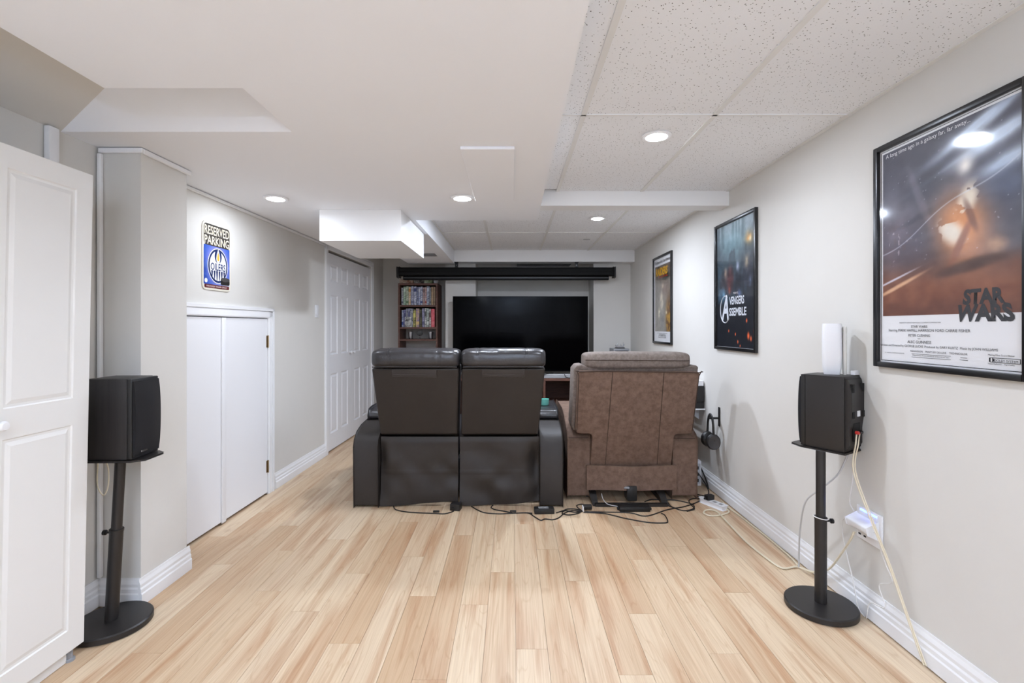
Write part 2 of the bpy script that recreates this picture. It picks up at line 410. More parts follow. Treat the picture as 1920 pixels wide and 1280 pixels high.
# ---------------------------------------------------------------- doors in the left wall
def casing(bm, s0, s1, zt, wv=.07, t=.018, side='both', z0=0):
    lay = ((0, wv, t*.55), (.006, wv*.62, t*.8), (wv*.7, wv*.97, t))
    for a, c, th in lay:
        if side in ('both','l'): box(bm, 0, th, s0-c, s0-a, z0, zt+c, LW)
        box(bm, 0, th, s1+a, s1+c, z0, zt+c, LW)
        box(bm, 0, th, s0-(c if side != 'r' else 0), s1+c, zt+a, zt+c, LW)
def panel_leaf(s0, s1, z0, z1, v0, v1, panels, depth=.009):
    bm = new()
    us = sorted({s0, s1} | {q for pn in panels for q in pn[:2]}); zs = sorted({z0, z1} | {q for pn in panels for q in pn[2:]})
    P = {}
    V = lambda v, u, z: P.setdefault((round(v,5), round(u,5), round(z,5)), bm.verts.new(LW @ Vector((v, u, z)))) if (round(v,5), round(u,5), round(z,5)) not in P else P[(round(v,5), round(u,5), round(z,5))]
    for i in range(len(us)-1):
        for j in range(len(zs)-1):
            r = (us[i], us[i+1], zs[j], zs[j+1])
            if not any(abs(r[0]-pn[0]) < 1e-6 and abs(r[1]-pn[1]) < 1e-6 and abs(r[2]-pn[2]) < 1e-6 and abs(r[3]-pn[3]) < 1e-6 for pn in panels):
                face(bm, [V(v1,r[0],r[2]), V(v1,r[1],r[2]), V(v1,r[1],r[3]), V(v1,r[0],r[3])])
            else:
                loops = []
                for ins, dv in ((0,0), (.012,-depth), (.018,-depth), (.034,-.002)):
                    loops.append([V(v1+dv, r[0]+ins, r[2]+ins), V(v1+dv, r[1]-ins, r[2]+ins), V(v1+dv, r[1]-ins, r[3]-ins), V(v1+dv, r[0]+ins, r[3]-ins)])
                for a, c in zip(loops, loops[1:]):
                    for k in range(4): face(bm, [a[k], a[(k+1)%4], c[(k+1)%4], c[k]])
                face(bm, loops[-1])
    # body behind
    box(bm, v0, v1-.0101, s0, s1, z0, z1, LW)
    rim = [(s0,z0),(s1,z0),(s1,z1),(s0,z1)]
    for k in range(4):
        (a, c), (e, f) = rim[k], rim[(k+1)%4]
        q = [bm.verts.new(LW @ Vector(t)) for t in ((v1,a,c),(v1,e,f),(v1-.0101,e,f),(v1-.0101,a,c))]; face(bm, q)
    return bm
b = new(); casing(b, 2.6, 3.722, 1.338, .075, .02)
struct('trim_6', b, TRIM, 'white moulded casing around the low access door', cat='trim')
d1 = struct('door_1', bx(-.03, .004, 3.183, 3.716, .012, 1.332, .002, 1, LW), DOORW, 'low white access door, hinged flat leaf', cat='door')
for z in (.21, 1.16):
    h = obj('hinge', bx(.001, .0065, 3.700, 3.736, z-.045, z+.045, .001, 1, LW), BRASS, d1); tag(h, 'brass hinge')
    obj('knuckle', tube(new(), [LW @ Vector((.009, 3.719, z-.047)), LW @ Vector((.009, 3.719, z+.047))], .005, 8, False), BRASS, h)
d2 = struct('door_2', bx(-.03, .004, 2.606, 3.152, .012, 1.332, .002, 1, LW), DOORW, 'low white access door, fixed flat leaf beside column', cat='door')
obj('astragal', bx(.0045, .013, 3.140, 3.184, .006, 1.332, .003, 2, LW), DOORW, d2)
b = new(); casing(b, 4.875, 6.305, 2.045, .065, .018)
struct('trim_7', b, TRIM, 'white casing around the panelled closet doors', cat='trim')
mid = 5.59
for k, (s0, s1) in enumerate(((4.879, mid-.002), (mid+.002, 6.301))):
    wd = s1-s0; st = .105; pw = (wd-3*st)/2
    pn = []
    for c0 in (s0+st, s0+2*st+pw):
        for z0, z1 in ((.18,.79), (.985,1.60), (1.74,1.915)): pn.append((c0, c0+pw, z0, z1))
    lf = struct('door_%d' % (3+k), panel_leaf(s0, s1, .012, 2.022, -.045, -.01, pn), DOORW,
                'white six-panel closet door ' + ('beside the light switch' if k == 0 else 'nearer the bookcase'), cat='door')
    ks = mid-.05 if k == 0 else mid+.05
    kb = obj('knob', lathe(new(), [(0,0),(.008,0),(.007,.012),(.016,.02),(.017,.028),(.012,.034),(0,.036)], seg=16,
        M=LW @ Matrix.Translation((-.01, ks, .985)) @ Matrix.Rotation(math.pi/2, 4, 'Y')), WHITEP, lf)
sw = thing('light_switch', 'white rocker light switch plate beside closet casing', 'light switch', tuple(LW @ Vector((0, 4.615, 1.36))))
obj('plate', bx(.0005, .007, 4.575, 4.655, 1.36, 1.478, .003, 2, LW), WHITEP, sw)
obj('rocker', bx(.0072, .012, 4.597, 4.633, 1.385, 1.453, .002, 2, LW), WHITEP, sw)

# surface raceways
rc = thing('cable_raceway', 'thin white cable raceway under ceiling above the parking sign', 'raceway', tuple(LW @ Vector((0, 2.56, ZB-.03))))
obj('channel', bx(.0005, .014, 2.56, 4.80, ZB-.022, ZB-.002, .003, 1, LW), TRIM, rc)
obj('cover', bx(.0143, .017, 2.56, 4.80, ZB-.019, ZB-.005, .001, 1, LW), GRID, rc)
rc = thing('cable_raceway', 'thin white cable raceway wrapping the top of the boxed column', 'raceway', (-1.7, 2.235, ZB-.03))
obj('channel', bx(-1.885, -1.684, 2.219, 2.2345, ZB-.026, ZB-.003, .003, 1), TRIM, rc)
obj('channel', bx(-1.6995, -1.684, 2.2355, 2.57, ZB-.026, ZB-.003, .003, 1), TRIM, rc)
rc = thing('cable_raceway', 'vertical white cable raceway in the corner beside column', 'raceway', (-1.875, 2.2, .13))
obj('channel', bx(-1.886, -1.868, 2.214, 2.233, .13, ZB-.03, .003, 1), TRIM, rc)
tag(obj('wall_strip', bx(-1.896, -1.872, 1.975, 2.02, .13, ZB-.002, .004, 2), TRIM), 'narrow white vertical pipe cover on wall behind cabinet', 'pipe cover')  # plain narrow white strip up the wall
vt = thing('ceiling_vent', 'small grey vent grille under bulkhead beside duct box', 'vent', (-.9, 5.5, ZB))
obj('frame', bx(-1.02, -.86, 5.42, 5.62, ZB-.006, ZB-.0005, .002, 1), GREYM, vt)
for k in range(7): obj('slat', bx(-1.005, -.875, 5.435+k*.025, 5.449+k*.025, ZB-.010, ZB-.0062), GREYM, vt, smooth=False)

# ---------------------------------------------------------------- recessed lamps
def lamp(x, y, z, label, watts=1.0):
    t = thing('recessed_light', label, 'ceiling light', (x, y, z), 'recessed ceiling lights')
    obj('trim_ring', lathe(new(), [(.050,-.0005),(.074,-.0005),(.076,-.004),(.070,-.009),(.055,-.010),(.050,-.006)], (x,y,z), 36), WHITEP, t)
    obj('lens', lathe(new(), [(0,-.019),(.022,-.018),(.040,-.014),(.049,-.007),(.0495,-.001),(0,-.001)], (x,y,z), 28), LENS, t)
    ld = bpy.data.lights.new('lamp_glow', 'AREA'); ld.shape = 'DISK'; ld.size = .11; ld.energy = LAMP_W*watts; ld.color = LAMP_COL
    lo = bpy.data.objects.new('lamp_glow', ld); C.objects.link(lo); lo.parent = t; lo.location = (0, 0, -.024)
lamp(-1.50, 3.10, ZB, 'lit recessed ceiling light in bulkhead between parking sign and duct box', .42)
lamp(-.315, 3.09, ZB, 'lit recessed ceiling light touching edge of the ceiling access panel')
lamp(.743, 2.51, ZT+.004, 'lit recessed ceiling light in speckled tile before the drop beam')
lamp(.77, 4.40, ZT+.004, 'lit recessed ceiling light in tile between the two beams', 1.6)
for x, y, z, l in ((-.75, .3, ZB, 'recessed ceiling light in bulkhead near the white cabinet'), (.64, -.1, ZT+.004, 'recessed ceiling light in tile at the end of poster wall'),
                   (-.75, -1.6, ZB, 'recessed ceiling light in bulkhead by the end wall'), (.64, -1.7, ZT+.004, 'recessed ceiling light in tile by the end wall')):
    lamp(x, y, z, l)  # lamps added out of view behind the camera for more light
lamp(.04, 4.15, ZT+.004, 'lit recessed ceiling light in tile above the black loveseat', 2.4)  # lamp added out of sight to brighten the far end
# added uplighter, unseen behind the camera, brightening the ceiling
fl_ = thing('added_uplighter', 'slim white uplighter floor lamp by the end wall', 'floor lamp', (.05, -1.9, 0))
obj('base', lathe(new(), [(0,0),(.13,0),(.13,.015),(.02,.025),(0,.025)], (.05,-1.9,0), 32), WHITEP, fl_)
obj('pole', tube(new(), [(.05,-1.9,.02),(.05,-1.9,1.5)], .012, 12, False), WHITEP, fl_)
obj('shade', lathe(new(), [(.03,1.49),(.06,1.51),(.16,1.60),(.155,1.60),(.055,1.516),(.03,1.496)], (.05,-1.9,0), 32), WHITEP, fl_)
ld = bpy.data.lights.new('uplight', 'AREA'); ld.shape = 'DISK'; ld.size = .24; ld.energy = UPLIGHT_W; ld.color = (.74, .92, 1.25)
lo = bpy.data.objects.new('uplight', ld); C.objects.link(lo); lo.parent = fl_; lo.location = (0, 0, 1.61); lo.rotation_euler = (math.pi, 0, 0)

# ---------------------------------------------------------------- black two-seat recliner
ls = thing('recliner_loveseat', 'black leather two-seat recliner loveseat with its back turned', 'sofa', (-.375, 3.9, 0))
prof_arm = [(3.435,.012),(3.425,.43),(3.445,.475),(3.50,.515),(3.60,.542),(3.77,.556),(4.30,.556),(4.36,.54),(4.39,.49),(4.39,.012)]
for x0, x1, cup in ((-1.113,-.94,0), (.195,.36,1)):
    ar = obj('arm', bev(prism(new(), prof_arm, x0, x1, 'x'), .012, 3, .7), LEATHB, ls, ang=.8)
    pd = obj('armrest_pad', bev(prism(new(), [(3.765,.560),(3.755,.59),(3.78,.628),(3.85,.636),(4.22,.636),(4.27,.61),(4.27,.560)], x0+.005, x1-.005, 'x'), .016, 3, .5), LEATH, ar, ang=.8)
    for xs in (x0+.022, x1-.022): obj('seam', tube(new(), [(xs,3.765,.612),(xs,3.79,.631),(xs,3.85,.6372),(xs,4.22,.6372)], .0022, 5), STITCH, ar)
b = bx(-.93, .185, 3.62, 4.30, .05, .30, .02, 2)
obj('base', b, BLACK, ls)
for k, (tl, tr, bl, br) in enumerate(((-.940,-.357,-.936,-.388), (-.337,.222,-.362,.186))):
    YT, Yb, ZTp, Zb = 3.265, 3.462, .992, .512
    bk = new()
    hexa(bk, [(bl,Yb,Zb),(br,Yb,Zb),(br,Yb+.17,Zb-.06),(bl,Yb+.17,Zb-.06),(tl,YT,ZTp),(tr,YT,ZTp),(tr,YT+.19,ZTp+.02),(tl,YT+.19,ZTp+.02)])
    bev(bk, .014, 3)
    br_ = obj('backrest', bk, LEATHB, ls, ang=.8)
    # head roll
    cx = (tl+tr)/2; hw = tr-tl+.006
    hd = obj('headrest', pillow(new(), cx, YT+.085, ZTp+.068, hw, .235, .135, 3.4, seams=(-hw*.30, hw*.27), amp=.035, seed=3+k), LEATH, ls, ang=1.2)
    for q in (-hw*.30, hw*.27):
        for e in (-.006, .006):
            arc = []
            for j in range(9):
                a = math.pi*(.06+.88*j/8); ca, sa = math.cos(a), math.sin(a)
                arc.append((cx+q+e, YT+.085-.1165*math.copysign(abs(ca)**(2/3.4), ca), ZTp+.066+.0675*abs(sa)**(2/3.4)))
            obj('seam', tube(new(), arc, .0016, 5), STITCH, hd)
    obj('welt', tube(new(), [(tl+.01,YT-.020,ZTp+.012),(tl+.1,YT-.026,ZTp+.0135),(cx,YT-.027,ZTp+.0135),(tr-.1,YT-.026,ZTp+.0135),(tr-.01,YT-.020,ZTp+.012)], .004, 6), LEATH, hd)
    # handle flap below the head roll
    sl = (Yb-YT)/(ZTp-Zb); fy = lambda z: YT+(ZTp-z)*sl
    x0, x1 = tl+.135, tl+.435
    if k: x0, x1 = tl+.135, tl+.42
    fp = new(); z0, z1 = .935, .988
    hexa(fp, [(x0,fy(z0)-.010,z0),(x1,fy(z0)-.010,z0-.003),(x1,fy(z0)+.004,z0-.003),(x0,fy(z0)+.004,z0),(x0,fy(z1)-.008,z1),(x1,fy(z1)-.008,z1),(x1,fy(z1)+.004,z1),(x0,fy(z1)+.004,z1)])
    fo = obj('handle_flap', bev(fp, .003, 2), LEATH, br_)
    zz = .951
    obj('stitching', tube(new(), [(x0+.008,fy(.98)-.0095,.98),(x0+.008,fy(zz)-.0105,zz),(x1-.008,fy(zz)-.0105,zz-.002),(x1-.008,fy(.98)-.0095,.98)], .0013, 4, False), mat('pale_thread', (96,92,90), .6), br_)
    # loose rear skirt
    def skirt(u, v, k=k, bl=bl, br=br):
        X0, X1 = bl+(.005 if k == 0 else -.006), br+.006
        x = X0+(X1-X0)*u; z = .022+.47*v-(.014*math.sin(u*math.pi*1.1+(.3 if k else 1.2)) if v < .3 else 0)*(1-v/.3 if v < .3 else 0)
        nz = float(vnoise(u*2.6+9*k, v*2.4+3*k, 21+k, 2))-.38
        y = 3.452-.030*nz*(1-v**3)*3.4
        e = u if k == 0 else 1-u
        y += (.045*math.exp(-((e-.0)/.07)**2)*math.exp(-((v-.72)/.2)**2)) if k == 0 else 0
        y += (.05*math.exp(-((u-.97)/.10)**2)*math.exp(-((v-.62)/.28)**2)+.03*math.exp(-((u-1)/.12)**2)*math.exp(-((v-.12)/.2)**2)) if k else 0
        y += .012*math.sin(v*9+u*5)*math.exp(-((u-.55)/.25)**2)*(1-v)
        y -= .004*math.exp(-((v-.47)/.012)**2)
        if v > .93: y += .010*(v-.93)/.07
        return (x, y, z)
    obj('rear_skirt', sheet(new(), skirt, 44, 40, .012), LEATHB, ls, ang=1.2)
    sx0, sx1 = max(bl,-.935)+.006, br-.006
    obj('seat', bx(sx0, sx1, 3.66, 4.36, .305, .50, .04, 4), LEATH, ls)
    obj('footrest', bx(sx0, sx1, 4.365, 4.43, .06, .47, .025, 3), LEATH, ls)
for x in (-1.06, .31, -.8, .05):
    for y in (3.75, 4.25): obj('foot', bx(x-.02, x+.02, y-.02, y+.02, 0, .06 if -.9 < x < .2 else .0125), BLACK, ls, smooth=False)

tag(obj("tissue_cup", lathe(new(), [(0,0),(.03,0),(.034,.006),(.038,.05),(.035,.05),(.031,.008),(0,.007)], (.262,3.95,.6395), 24), TEAL), "small teal cup resting on the black leather armrest", "cup")

# ---------------------------------------------------------------- brown suede recliner
rc = thing('lift_recliner', 'brown suede recliner armchair with its back turned, beside the poster wall', 'armchair', (.87, 3.95, 0))
YB_ = lambda z: 3.36+(.962-z)*.2/.7
def lean(poly, off, th):   # polygon in (x,z) on the leaning back plane
    bm = new(); r0 = [bm.verts.new((x, YB_(z)+off, z)) for x, z in poly]; r1 = [bm.verts.new((x, YB_(z)+off+th, z)) for x, z in poly]
    face(bm, r0); face(bm, r1[::-1]); n = len(poly)
    for i in range(n): face(bm, [r0[i], r1[i], r1[(i+1)%n], r0[(i+1)%n]])
    return bm
T = [(.452,.545),(.462,.516),(.49,.508),(.555,.508),(.570,.500),(.576,.48),(.570,.25),(1.162,.25),(1.160,.48),(1.166,.498),(1.18,.505),(1.25,.506),(1.283,.512),(1.292,.545),(1.296,.948),(1.285,.960),(.470,.968),(.457,.955)]
bk = obj('backrest', bev(lean(T, 0, .06), .006, 2, .9), SUEDE, rc, ang=.8)
for x in (.686, 1.052):
    obj('seam', tube(new(), [(x+.008*(1 if x < .8 else -.6), YB_(.962)-.0005, .960), (x, YB_(.6)-.001, .6), (x-.006*(1 if x < .8 else -1), YB_(.27)-.0005, .27)], .0022, 5), SUEDED, bk)
obj('piping', tube(new(), [(.462,YB_(.52)-.001,.525),(.462,YB_(.93)-.001,.93),(.468,YB_(.962)-.002,.963),(.87,YB_(.962)-.002,.962),(1.28,YB_(.962)-.002,.956),(1.29,YB_(.93)-.001,.93),(1.286,YB_(.53)-.001,.53)], .0032, 6, k=3), SUEDED, bk)
R = [(.430,.56),(.445,.52),(.50,.52),(1.26,.52),(1.290,.54),(1.302,.93),(1.303,.99),(1.285,1.004),(1.235,.999),(1.19,.985),(.53,.995),(.49,1.008),(.455,1.004),(.432,.975)]
bo = obj('back_bolster', bev(lean(R, .055, .20), .030, 4, .7), SUEDEG, rc, ang=1.0)
hd = obj('headrest', pillow(new(), .873, 3.475, 1.035, .745, .19, .125, 3.2, amp=.03, seed=9), SUEDEG, rc, ang=1.2)
obj('seam', tube(new(), [(.512,3.395,1.04),(.56,3.377,1.041),(.873,3.373,1.04),(1.19,3.377,1.037),(1.235,3.395,1.036)], .0026, 5), SUEDED, hd)
for x0, x1, zt in ((.402,.572,.475), (1.168,1.352,.470)):
    pa = [(3.575,.032),(3.565,zt-.03),(3.59,zt),(3.66,zt+.03),(3.80,zt+.10),(3.95,zt+.13),(4.40,zt+.13),(4.46,zt+.10),(4.47,.032)]
    ar = obj('arm', bev(prism(new(), pa, x0, x1, 'x'), .018, 4, .6), SUEDE, rc, ang=.9)
    obj('seam', tube(new(), [(x0+.012,3.572,zt-.012),(x0+.05,3.567,zt-.012),(x1-.05,3.567,zt-.014),(x1-.012,3.572,zt-.014)], .002, 5), SUEDED, ar)
def bandf(u, v): return (.540+.650*u, 3.525-.010*math.sin(math.pi*u)+.006*math.sin(u*9), .092+.178*v-.006*math.sin(math.pi*u)*(1 if v > .5 else -.2))
obj('lower_back_panel', sheet(new(), bandf, 30, 6, .022), SUEDE, rc, ang=.9)
obj('seat', bx(.588, 1.150, 3.66, 4.38, .26, .50, .04, 4), SUEDE, rc)
obj('footrest', bx(.588, 1.150, 4.385, 4.44, .08, .46, .02, 3), SUEDE, rc)
b = new()
for x in (.575, 1.075):
    hexa(b, [(x,3.46,.0),(x+.04,3.46,.0),(x+.04,3.52,.0),(x,3.52,.0),(x-.02,3.60,.10),(x+.035,3.60,.10),(x+.035,3.66,.10),(x-.02,3.66,.10)])
    box(b, x, x+.035, 3.5, 4.3, 0, .03)
box(b, .59, 1.10, 3.445, 3.475, .0, .022); box(b, .60, 1.15, 3.62, 4.3, .10, .25)
obj('lift_base', b, BLKM, rc, smooth=False)
mt = obj('motor', bx(.825, .90, 3.50, 3.60, .02, .13, .012, 2), BLACK, rc)
obj('motor_shaft', tube(new(), [(.80,3.535,.105),(.83,3.50,.118),(.862,3.535,.105)], .008, 8), GREYM, rc)
for x in (.58, 1.13):
    for y in (3.66, 4.28): obj('foot', bx(x-.025, x+.005, y, y+.03, 0, .05), BLACK, rc, smooth=False)

# ---------------------------------------------------------------- speakers on stands
def stand(label, bc, top, plate_z, group):
    t = thing('speaker_stand', label, 'speaker stand', (bc[0], bc[1], 0), group)
    obj('base', lathe(new(), [(0,0),(.140,0),(.146,.004),(.146,.024),(.141,.029),(0,.030)], (bc[0],bc[1],0), 48), BLKM, t, ang=.5)
    B, Tp = Vector((bc[0], bc[1], .03)), Vector((top[0], top[1], plate_z-.008)); md = B.lerp(Tp, .555)
    obj('lower_pole', tube(new(), [B, md], .0245, 20, False), BLKM, t)
    obj('upper_pole', tube(new(), [md, Tp], .0195, 20, False), BLKM, t)
    obj('collar', tube(new(), [md-(Tp-B).normalized()*.006, md+(Tp-B).normalized()*.004], .0262, 20, False), BLKM, t)
    return t, md
SPK = {}
def speaker(label, M, dark, rear=False):
    """local: x = depth (front at +), y = width, z up, origin at bottom centre"""
    t = thing('bookshelf_speaker', label, 'speaker', tuple(M.translation), 'surround speakers')
    D, Wd, Hh = .19, .156, .330
    def pt(bm): return bm
    obj('cabinet', bx(-D/2, D/2-.028, -Wd/2, Wd/2, 0, Hh, .004, 2, M), BLKW if not dark else BLKM, t)
    obj('front_baffle', bx(D/2-.0275, D/2-.008, -Wd/2, Wd/2, 0.001, Hh-.001, .004, 2, M), BLACK, t)
    def gr(u, v):
        y = (-.5+u)*(Wd-.008); z = .012+(Hh-.024)*v
        return (D/2-.006+.026*math.sin(math.pi*min(max(v,.02),.98))**.45*math.cos((u-.5)*2.2), y, z)
    bm = new(); nu, nv = 14, 24
    A = [[bm.verts.new(M @ Vector(gr(i/nu, j/nv))) for j in range(nv+1)] for i in range(nu+1)]
    Bk = [[bm.verts.new(M @ Vector((D/2-.0078, gr(i/nu, j/nv)[1], gr(i/nu, j/nv)[2]))) for j in range(nv+1)] for i in range(nu+1)]
    for i in range(nu):
        for j in range(nv): face(bm, [A[i][j], A[i+1][j], A[i+1][j+1], A[i][j+1]]); face(bm, [Bk[i][j], Bk[i][j+1], Bk[i+1][j+1], Bk[i+1][j]])
    for i in range(nu): face(bm, [A[i][0], Bk[i][0], Bk[i+1][0], A[i+1][0]]); face(bm, [A[i][nv], A[i+1][nv], Bk[i+1][nv], Bk[i][nv]])
    for j in range(nv): face(bm, [A[0][j], A[0][j+1], Bk[0][j+1], Bk[0][j]]); face(bm, [A[nu][j], Bk[nu][j], Bk[nu][j+1], A[nu][j+1]])
    obj('grille', bm, GRILLE, t, ang=.9)
    obj('badge', bx(D/2+.013, D/2+.0155, -.055, -.022, .027, .033, 0, 1, M), SILV, t, smooth=False)
    if rear:
        X = -D/2-.001
        bp = new(); prism(bp, [(X,.012),(X-.012,.03),(X-.012,.10),(X-.022,.16),(X-.022,.26),(X-.008,.315),(X,.318)], -Wd/2+.008, Wd/2-.008, 'y', M)
        obj('rear_panel', bev(bp, .003, 2), BLKM, t)
        for y in (-.047, .047):
            obj('keyhole', bx(X-.024, X-.012, y-.007, y+.007, .262, .298, 0, 1, M), DARK, t, smooth=False)
            obj('keyhole', bx(X-.0255, X-.0225, y-.008, y+.008, .150, .178, 0, 1, M), DARK, t, smooth=False)
        obj('terminal_cup', bx(X-.0175, X-.0135, -.03, .03, .045, .125, .001, 1, M), DARK, t)
        obj('rating_label', bx(X-.0245, X-.0225, -.014, .012, .155, .180, 0, 1, M), WHITEP, t, smooth=False)
        for y, m_ in ((.016, mat('red_terminal', (190,50,42), .4)), (-.016, BLACK)):
            obj('terminal', lathe(new(), [(0,0),(.008,0),(.008,.012),(.005,.016),(0,.016)], seg=14, M=M @ Matrix.Translation((X-.0178, y, .085)) @ Matrix.Rotation(-math.pi/2, 4, 'Y')), m_, t)
    return t
def plate(t, M, z, nose):
    D, Wd = .19, .17
    p_ = [(-D/2-.005,-Wd/2),(D/2-.01,-Wd/2),(D/2+nose,-Wd/2+.03),(D/2+nose,Wd/2-.03),(D/2-.01,Wd/2),(-D/2-.005,Wd/2)]
    obj('top_plate', bev(prism(new(), p_, -.008, 0, 'z', M), .002, 1), BLKM, t)
# left stand (leaning slightly), speaker facing across the room
PZ = .728
tl_, md = stand('black speaker stand with oval base leaning beside the boxed column', (-1.703, 2.075), (-1.652, 2.06), PZ, 'speaker stands')
k_ = obj('clamp_knob', lathe(new(), [(0,0),(.004,0),(.004,.014),(.011,.016),(.011,.026),(0,.027)], seg=12, M=Matrix.Translation(md+Vector((-.024,-.006,-.01))) @ Matrix.Rotation(-math.pi/2, 4, 'Y')), BLACK, tl_)
ML = Matrix.Translation((-1.636, 2.060, PZ)) @ Matrix.Rotation(math.radians(2), 4, 'Z')
plate(tl_, ML, PZ, .03)
speaker('dark wood bookshelf speaker on the stand between cabinet and column', ML @ Matrix.Translation((0,0,.001)), False)
# right stand
PZ2 = .722
tr_, md = stand('upright black speaker stand with oval base beside the poster wall', (1.395, 2.205), (1.395, 2.205), PZ2, 'speaker stands')
obj('clamp_knob', lathe(new(), [(0,0),(.004,0),(.004,.014),(.011,.016),(.011,.026),(0,.027)], seg=12, M=Matrix.Translation(md+Vector((.024,-.008,-.012))) @ Matrix.Rotation(math.pi/2, 4, 'Y')), BLACK, tr_)
obj('cable_tie', tube(new(), [md+Vector((.028*math.cos(a), .028*math.sin(a), .001-.004*math.cos(a))) for a in [2*math.pi*i/16 for i in range(17)]], .0022, 6), WHITEC, tr_)
ang = math.radians(90+33)
MR = Matrix.Translation((1.443-.545*.095+.839*.078, 2.12+.839*.095+.545*.078, PZ2)) @ Matrix.Rotation(ang, 4, 'Z')
plate(tr_, MR, PZ2, .045)
speaker('black bookshelf speaker seen from behind, with white router on top', MR @ Matrix.Translation((0,0,.001)), True, True)
# router
rt = thing('wifi_router', 'tall white wifi router standing on the black speaker', 'router', tuple(MR @ Vector((0,0,.332))))
Mr = MR @ Matrix.Translation((-.008, -.022, .332)) @ Matrix.Rotation(math.radians(25), 4, 'Z')
def rbody(x0, x1, y0, y1, hh, tp):
    bm = new(); n = 24
    prf = [(0,.80),(.03,.93),(.09,1.0),(hh*.75,1.0),(hh*.97,.97),(hh,.93)]
    rings = []
    cx, cy, rx, ry = (x0+x1)/2, (y0+y1)/2, (x1-x0)/2, (y1-y0)/2
    for z, s in prf:
        rings.append([bm.verts.new(Mr @ Vector((cx+rx*s*math.copysign(abs(math.cos(a))**.45, math.cos(a)), cy+ry*s*math.copysign(abs(math.sin(a))**.45, math.sin(a)), z))) for a in [2*math.pi*j/n for j in range(n)]])
    for a, c in zip(rings, rings[1:]):
        for j in range(n): face(bm, [a[j], a[(j+1)%n], c[(j+1)%n], c[j]])
    face(bm, rings[0]); face(bm, rings[-1]); return bm
obj('body', rbody(-.034, .045, -.046, .046, .232, .9), WHITEP, rt, ang=.7)
obj('rear_shell', rbody(-.052, -.0345, -.040, .040, .218, .9), mat('router_grey', (214,212,206), .45), rt, ang=.7)
tag(obj('power_adapter_plug', bx(-.010, .008, -.022, .022, 0, .02, .004, 2, MR @ Matrix.Translation((-.083, -.05, .3325))), WHITEP), 'small white plug lying on speaker beside the router', 'plug')

# ---------------------------------------------------------------- white cabinet at left
cb = thing('storage_cabinet', 'tall white storage cabinet with panelled doors beside speaker stand', 'cabinet', (-1.76, 1.5, 0))
XF = -1.661
TL = Matrix.Translation((XF, 0, .05)) @ Matrix.Rotation(math.radians(1.15), 4, 'Y') @ Matrix.Translation((-XF, 0, -.05))
obj('body', bx(-1.868, XF-.019, 1.10, 1.893, .055, 1.855, .002, 1, TL), CABW, cb)
def routed(y0, y1, z0, z1, panels):
    bm = new(); us = sorted({y0, y1} | {q for p_ in panels for q in p_[:2]}); zs = sorted({z0, z1} | {q for p_ in panels for q in p_[2:]}); P = {}
    def V(x, y, z):
        k = (round(x,5), round(y,5), round(z,5))
        if k not in P: P[k] = bm.verts.new(TL @ Vector((x, y, z)))
        return P[k]
    for i in range(len(us)-1):
        for j in range(len(zs)-1):
            r = (us[i], us[i+1], zs[j], zs[j+1])
            if r not in panels: face(bm, [V(XF,r[0],r[2]), V(XF,r[1],r[2]), V(XF,r[1],r[3]), V(XF,r[0],r[3])])
            else:
                lo = []
                for ins, dv in ((0,0),(.004,-.004),(.012,-.0045),(.026,-.0005)):
                    lo.append([V(XF+dv,r[0]+ins,r[2]+ins), V(XF+dv,r[1]-ins,r[2]+ins), V(XF+dv,r[1]-ins,r[3]-ins), V(XF+dv,r[0]+ins,r[3]-ins)])
                for a, c in zip(lo, lo[1:]):
                    for k in range(4): face(bm, [a[k], a[(k+1)%4], c[(k+1)%4], c[k]])
                face(bm, lo[-1])
    box(bm, XF-.018, XF-.0052, y0, y1, z0, z1, TL)
    rim = [(y0,z0),(y1,z0),(y1,z1),(y0,z1)]
    for k in range(4):
        (a, c), (e, f) = rim[k], rim[(k+1)%4]
        face(bm, [bm.verts.new(TL @ Vector(t)) for t in ((XF,a,c),(XF,e,f),(XF-.0052,e,f),(XF-.0052,a,c))])
    return bm
for y0, y1, ks in ((1.103,1.495,1.47), (1.499,1.893,1.566)):
    pn = [(y0+.075, y1-.068, 1.005, 1.785), (y0+.075, y1-.068, .135, .905)]
    dr = obj('door', routed(y0, y1, .052, 1.858, pn), CABW, cb, ang=.25)
    obj('knob', lathe(new(), [(0,0),(.007,0),(.006,.012),(.015,.017),(.0165,.025),(.012,.032),(0,.034)], seg=18, M=TL @ Matrix.Translation((XF+.0004, ks-.012 if ks > 1.5 else ks, .955)) @ Matrix.Rotation(math.pi/2, 4, 'Y')), WHITEP, dr)
obj('plinth', bx(-1.70, -1.685, 1.12, 1.845, .002, .054), CABW, cb, smooth=False)
for y in (1.13, 1.86):
    for x in (-1.70, -1.85):
        f_ = obj('foot', lathe(new(), [(0,0),(.018,0),(.018,.008),(.0115,.010),(.0115,.054),(0,.054)], (x+.012,y,0), 20), GREYM, cb)

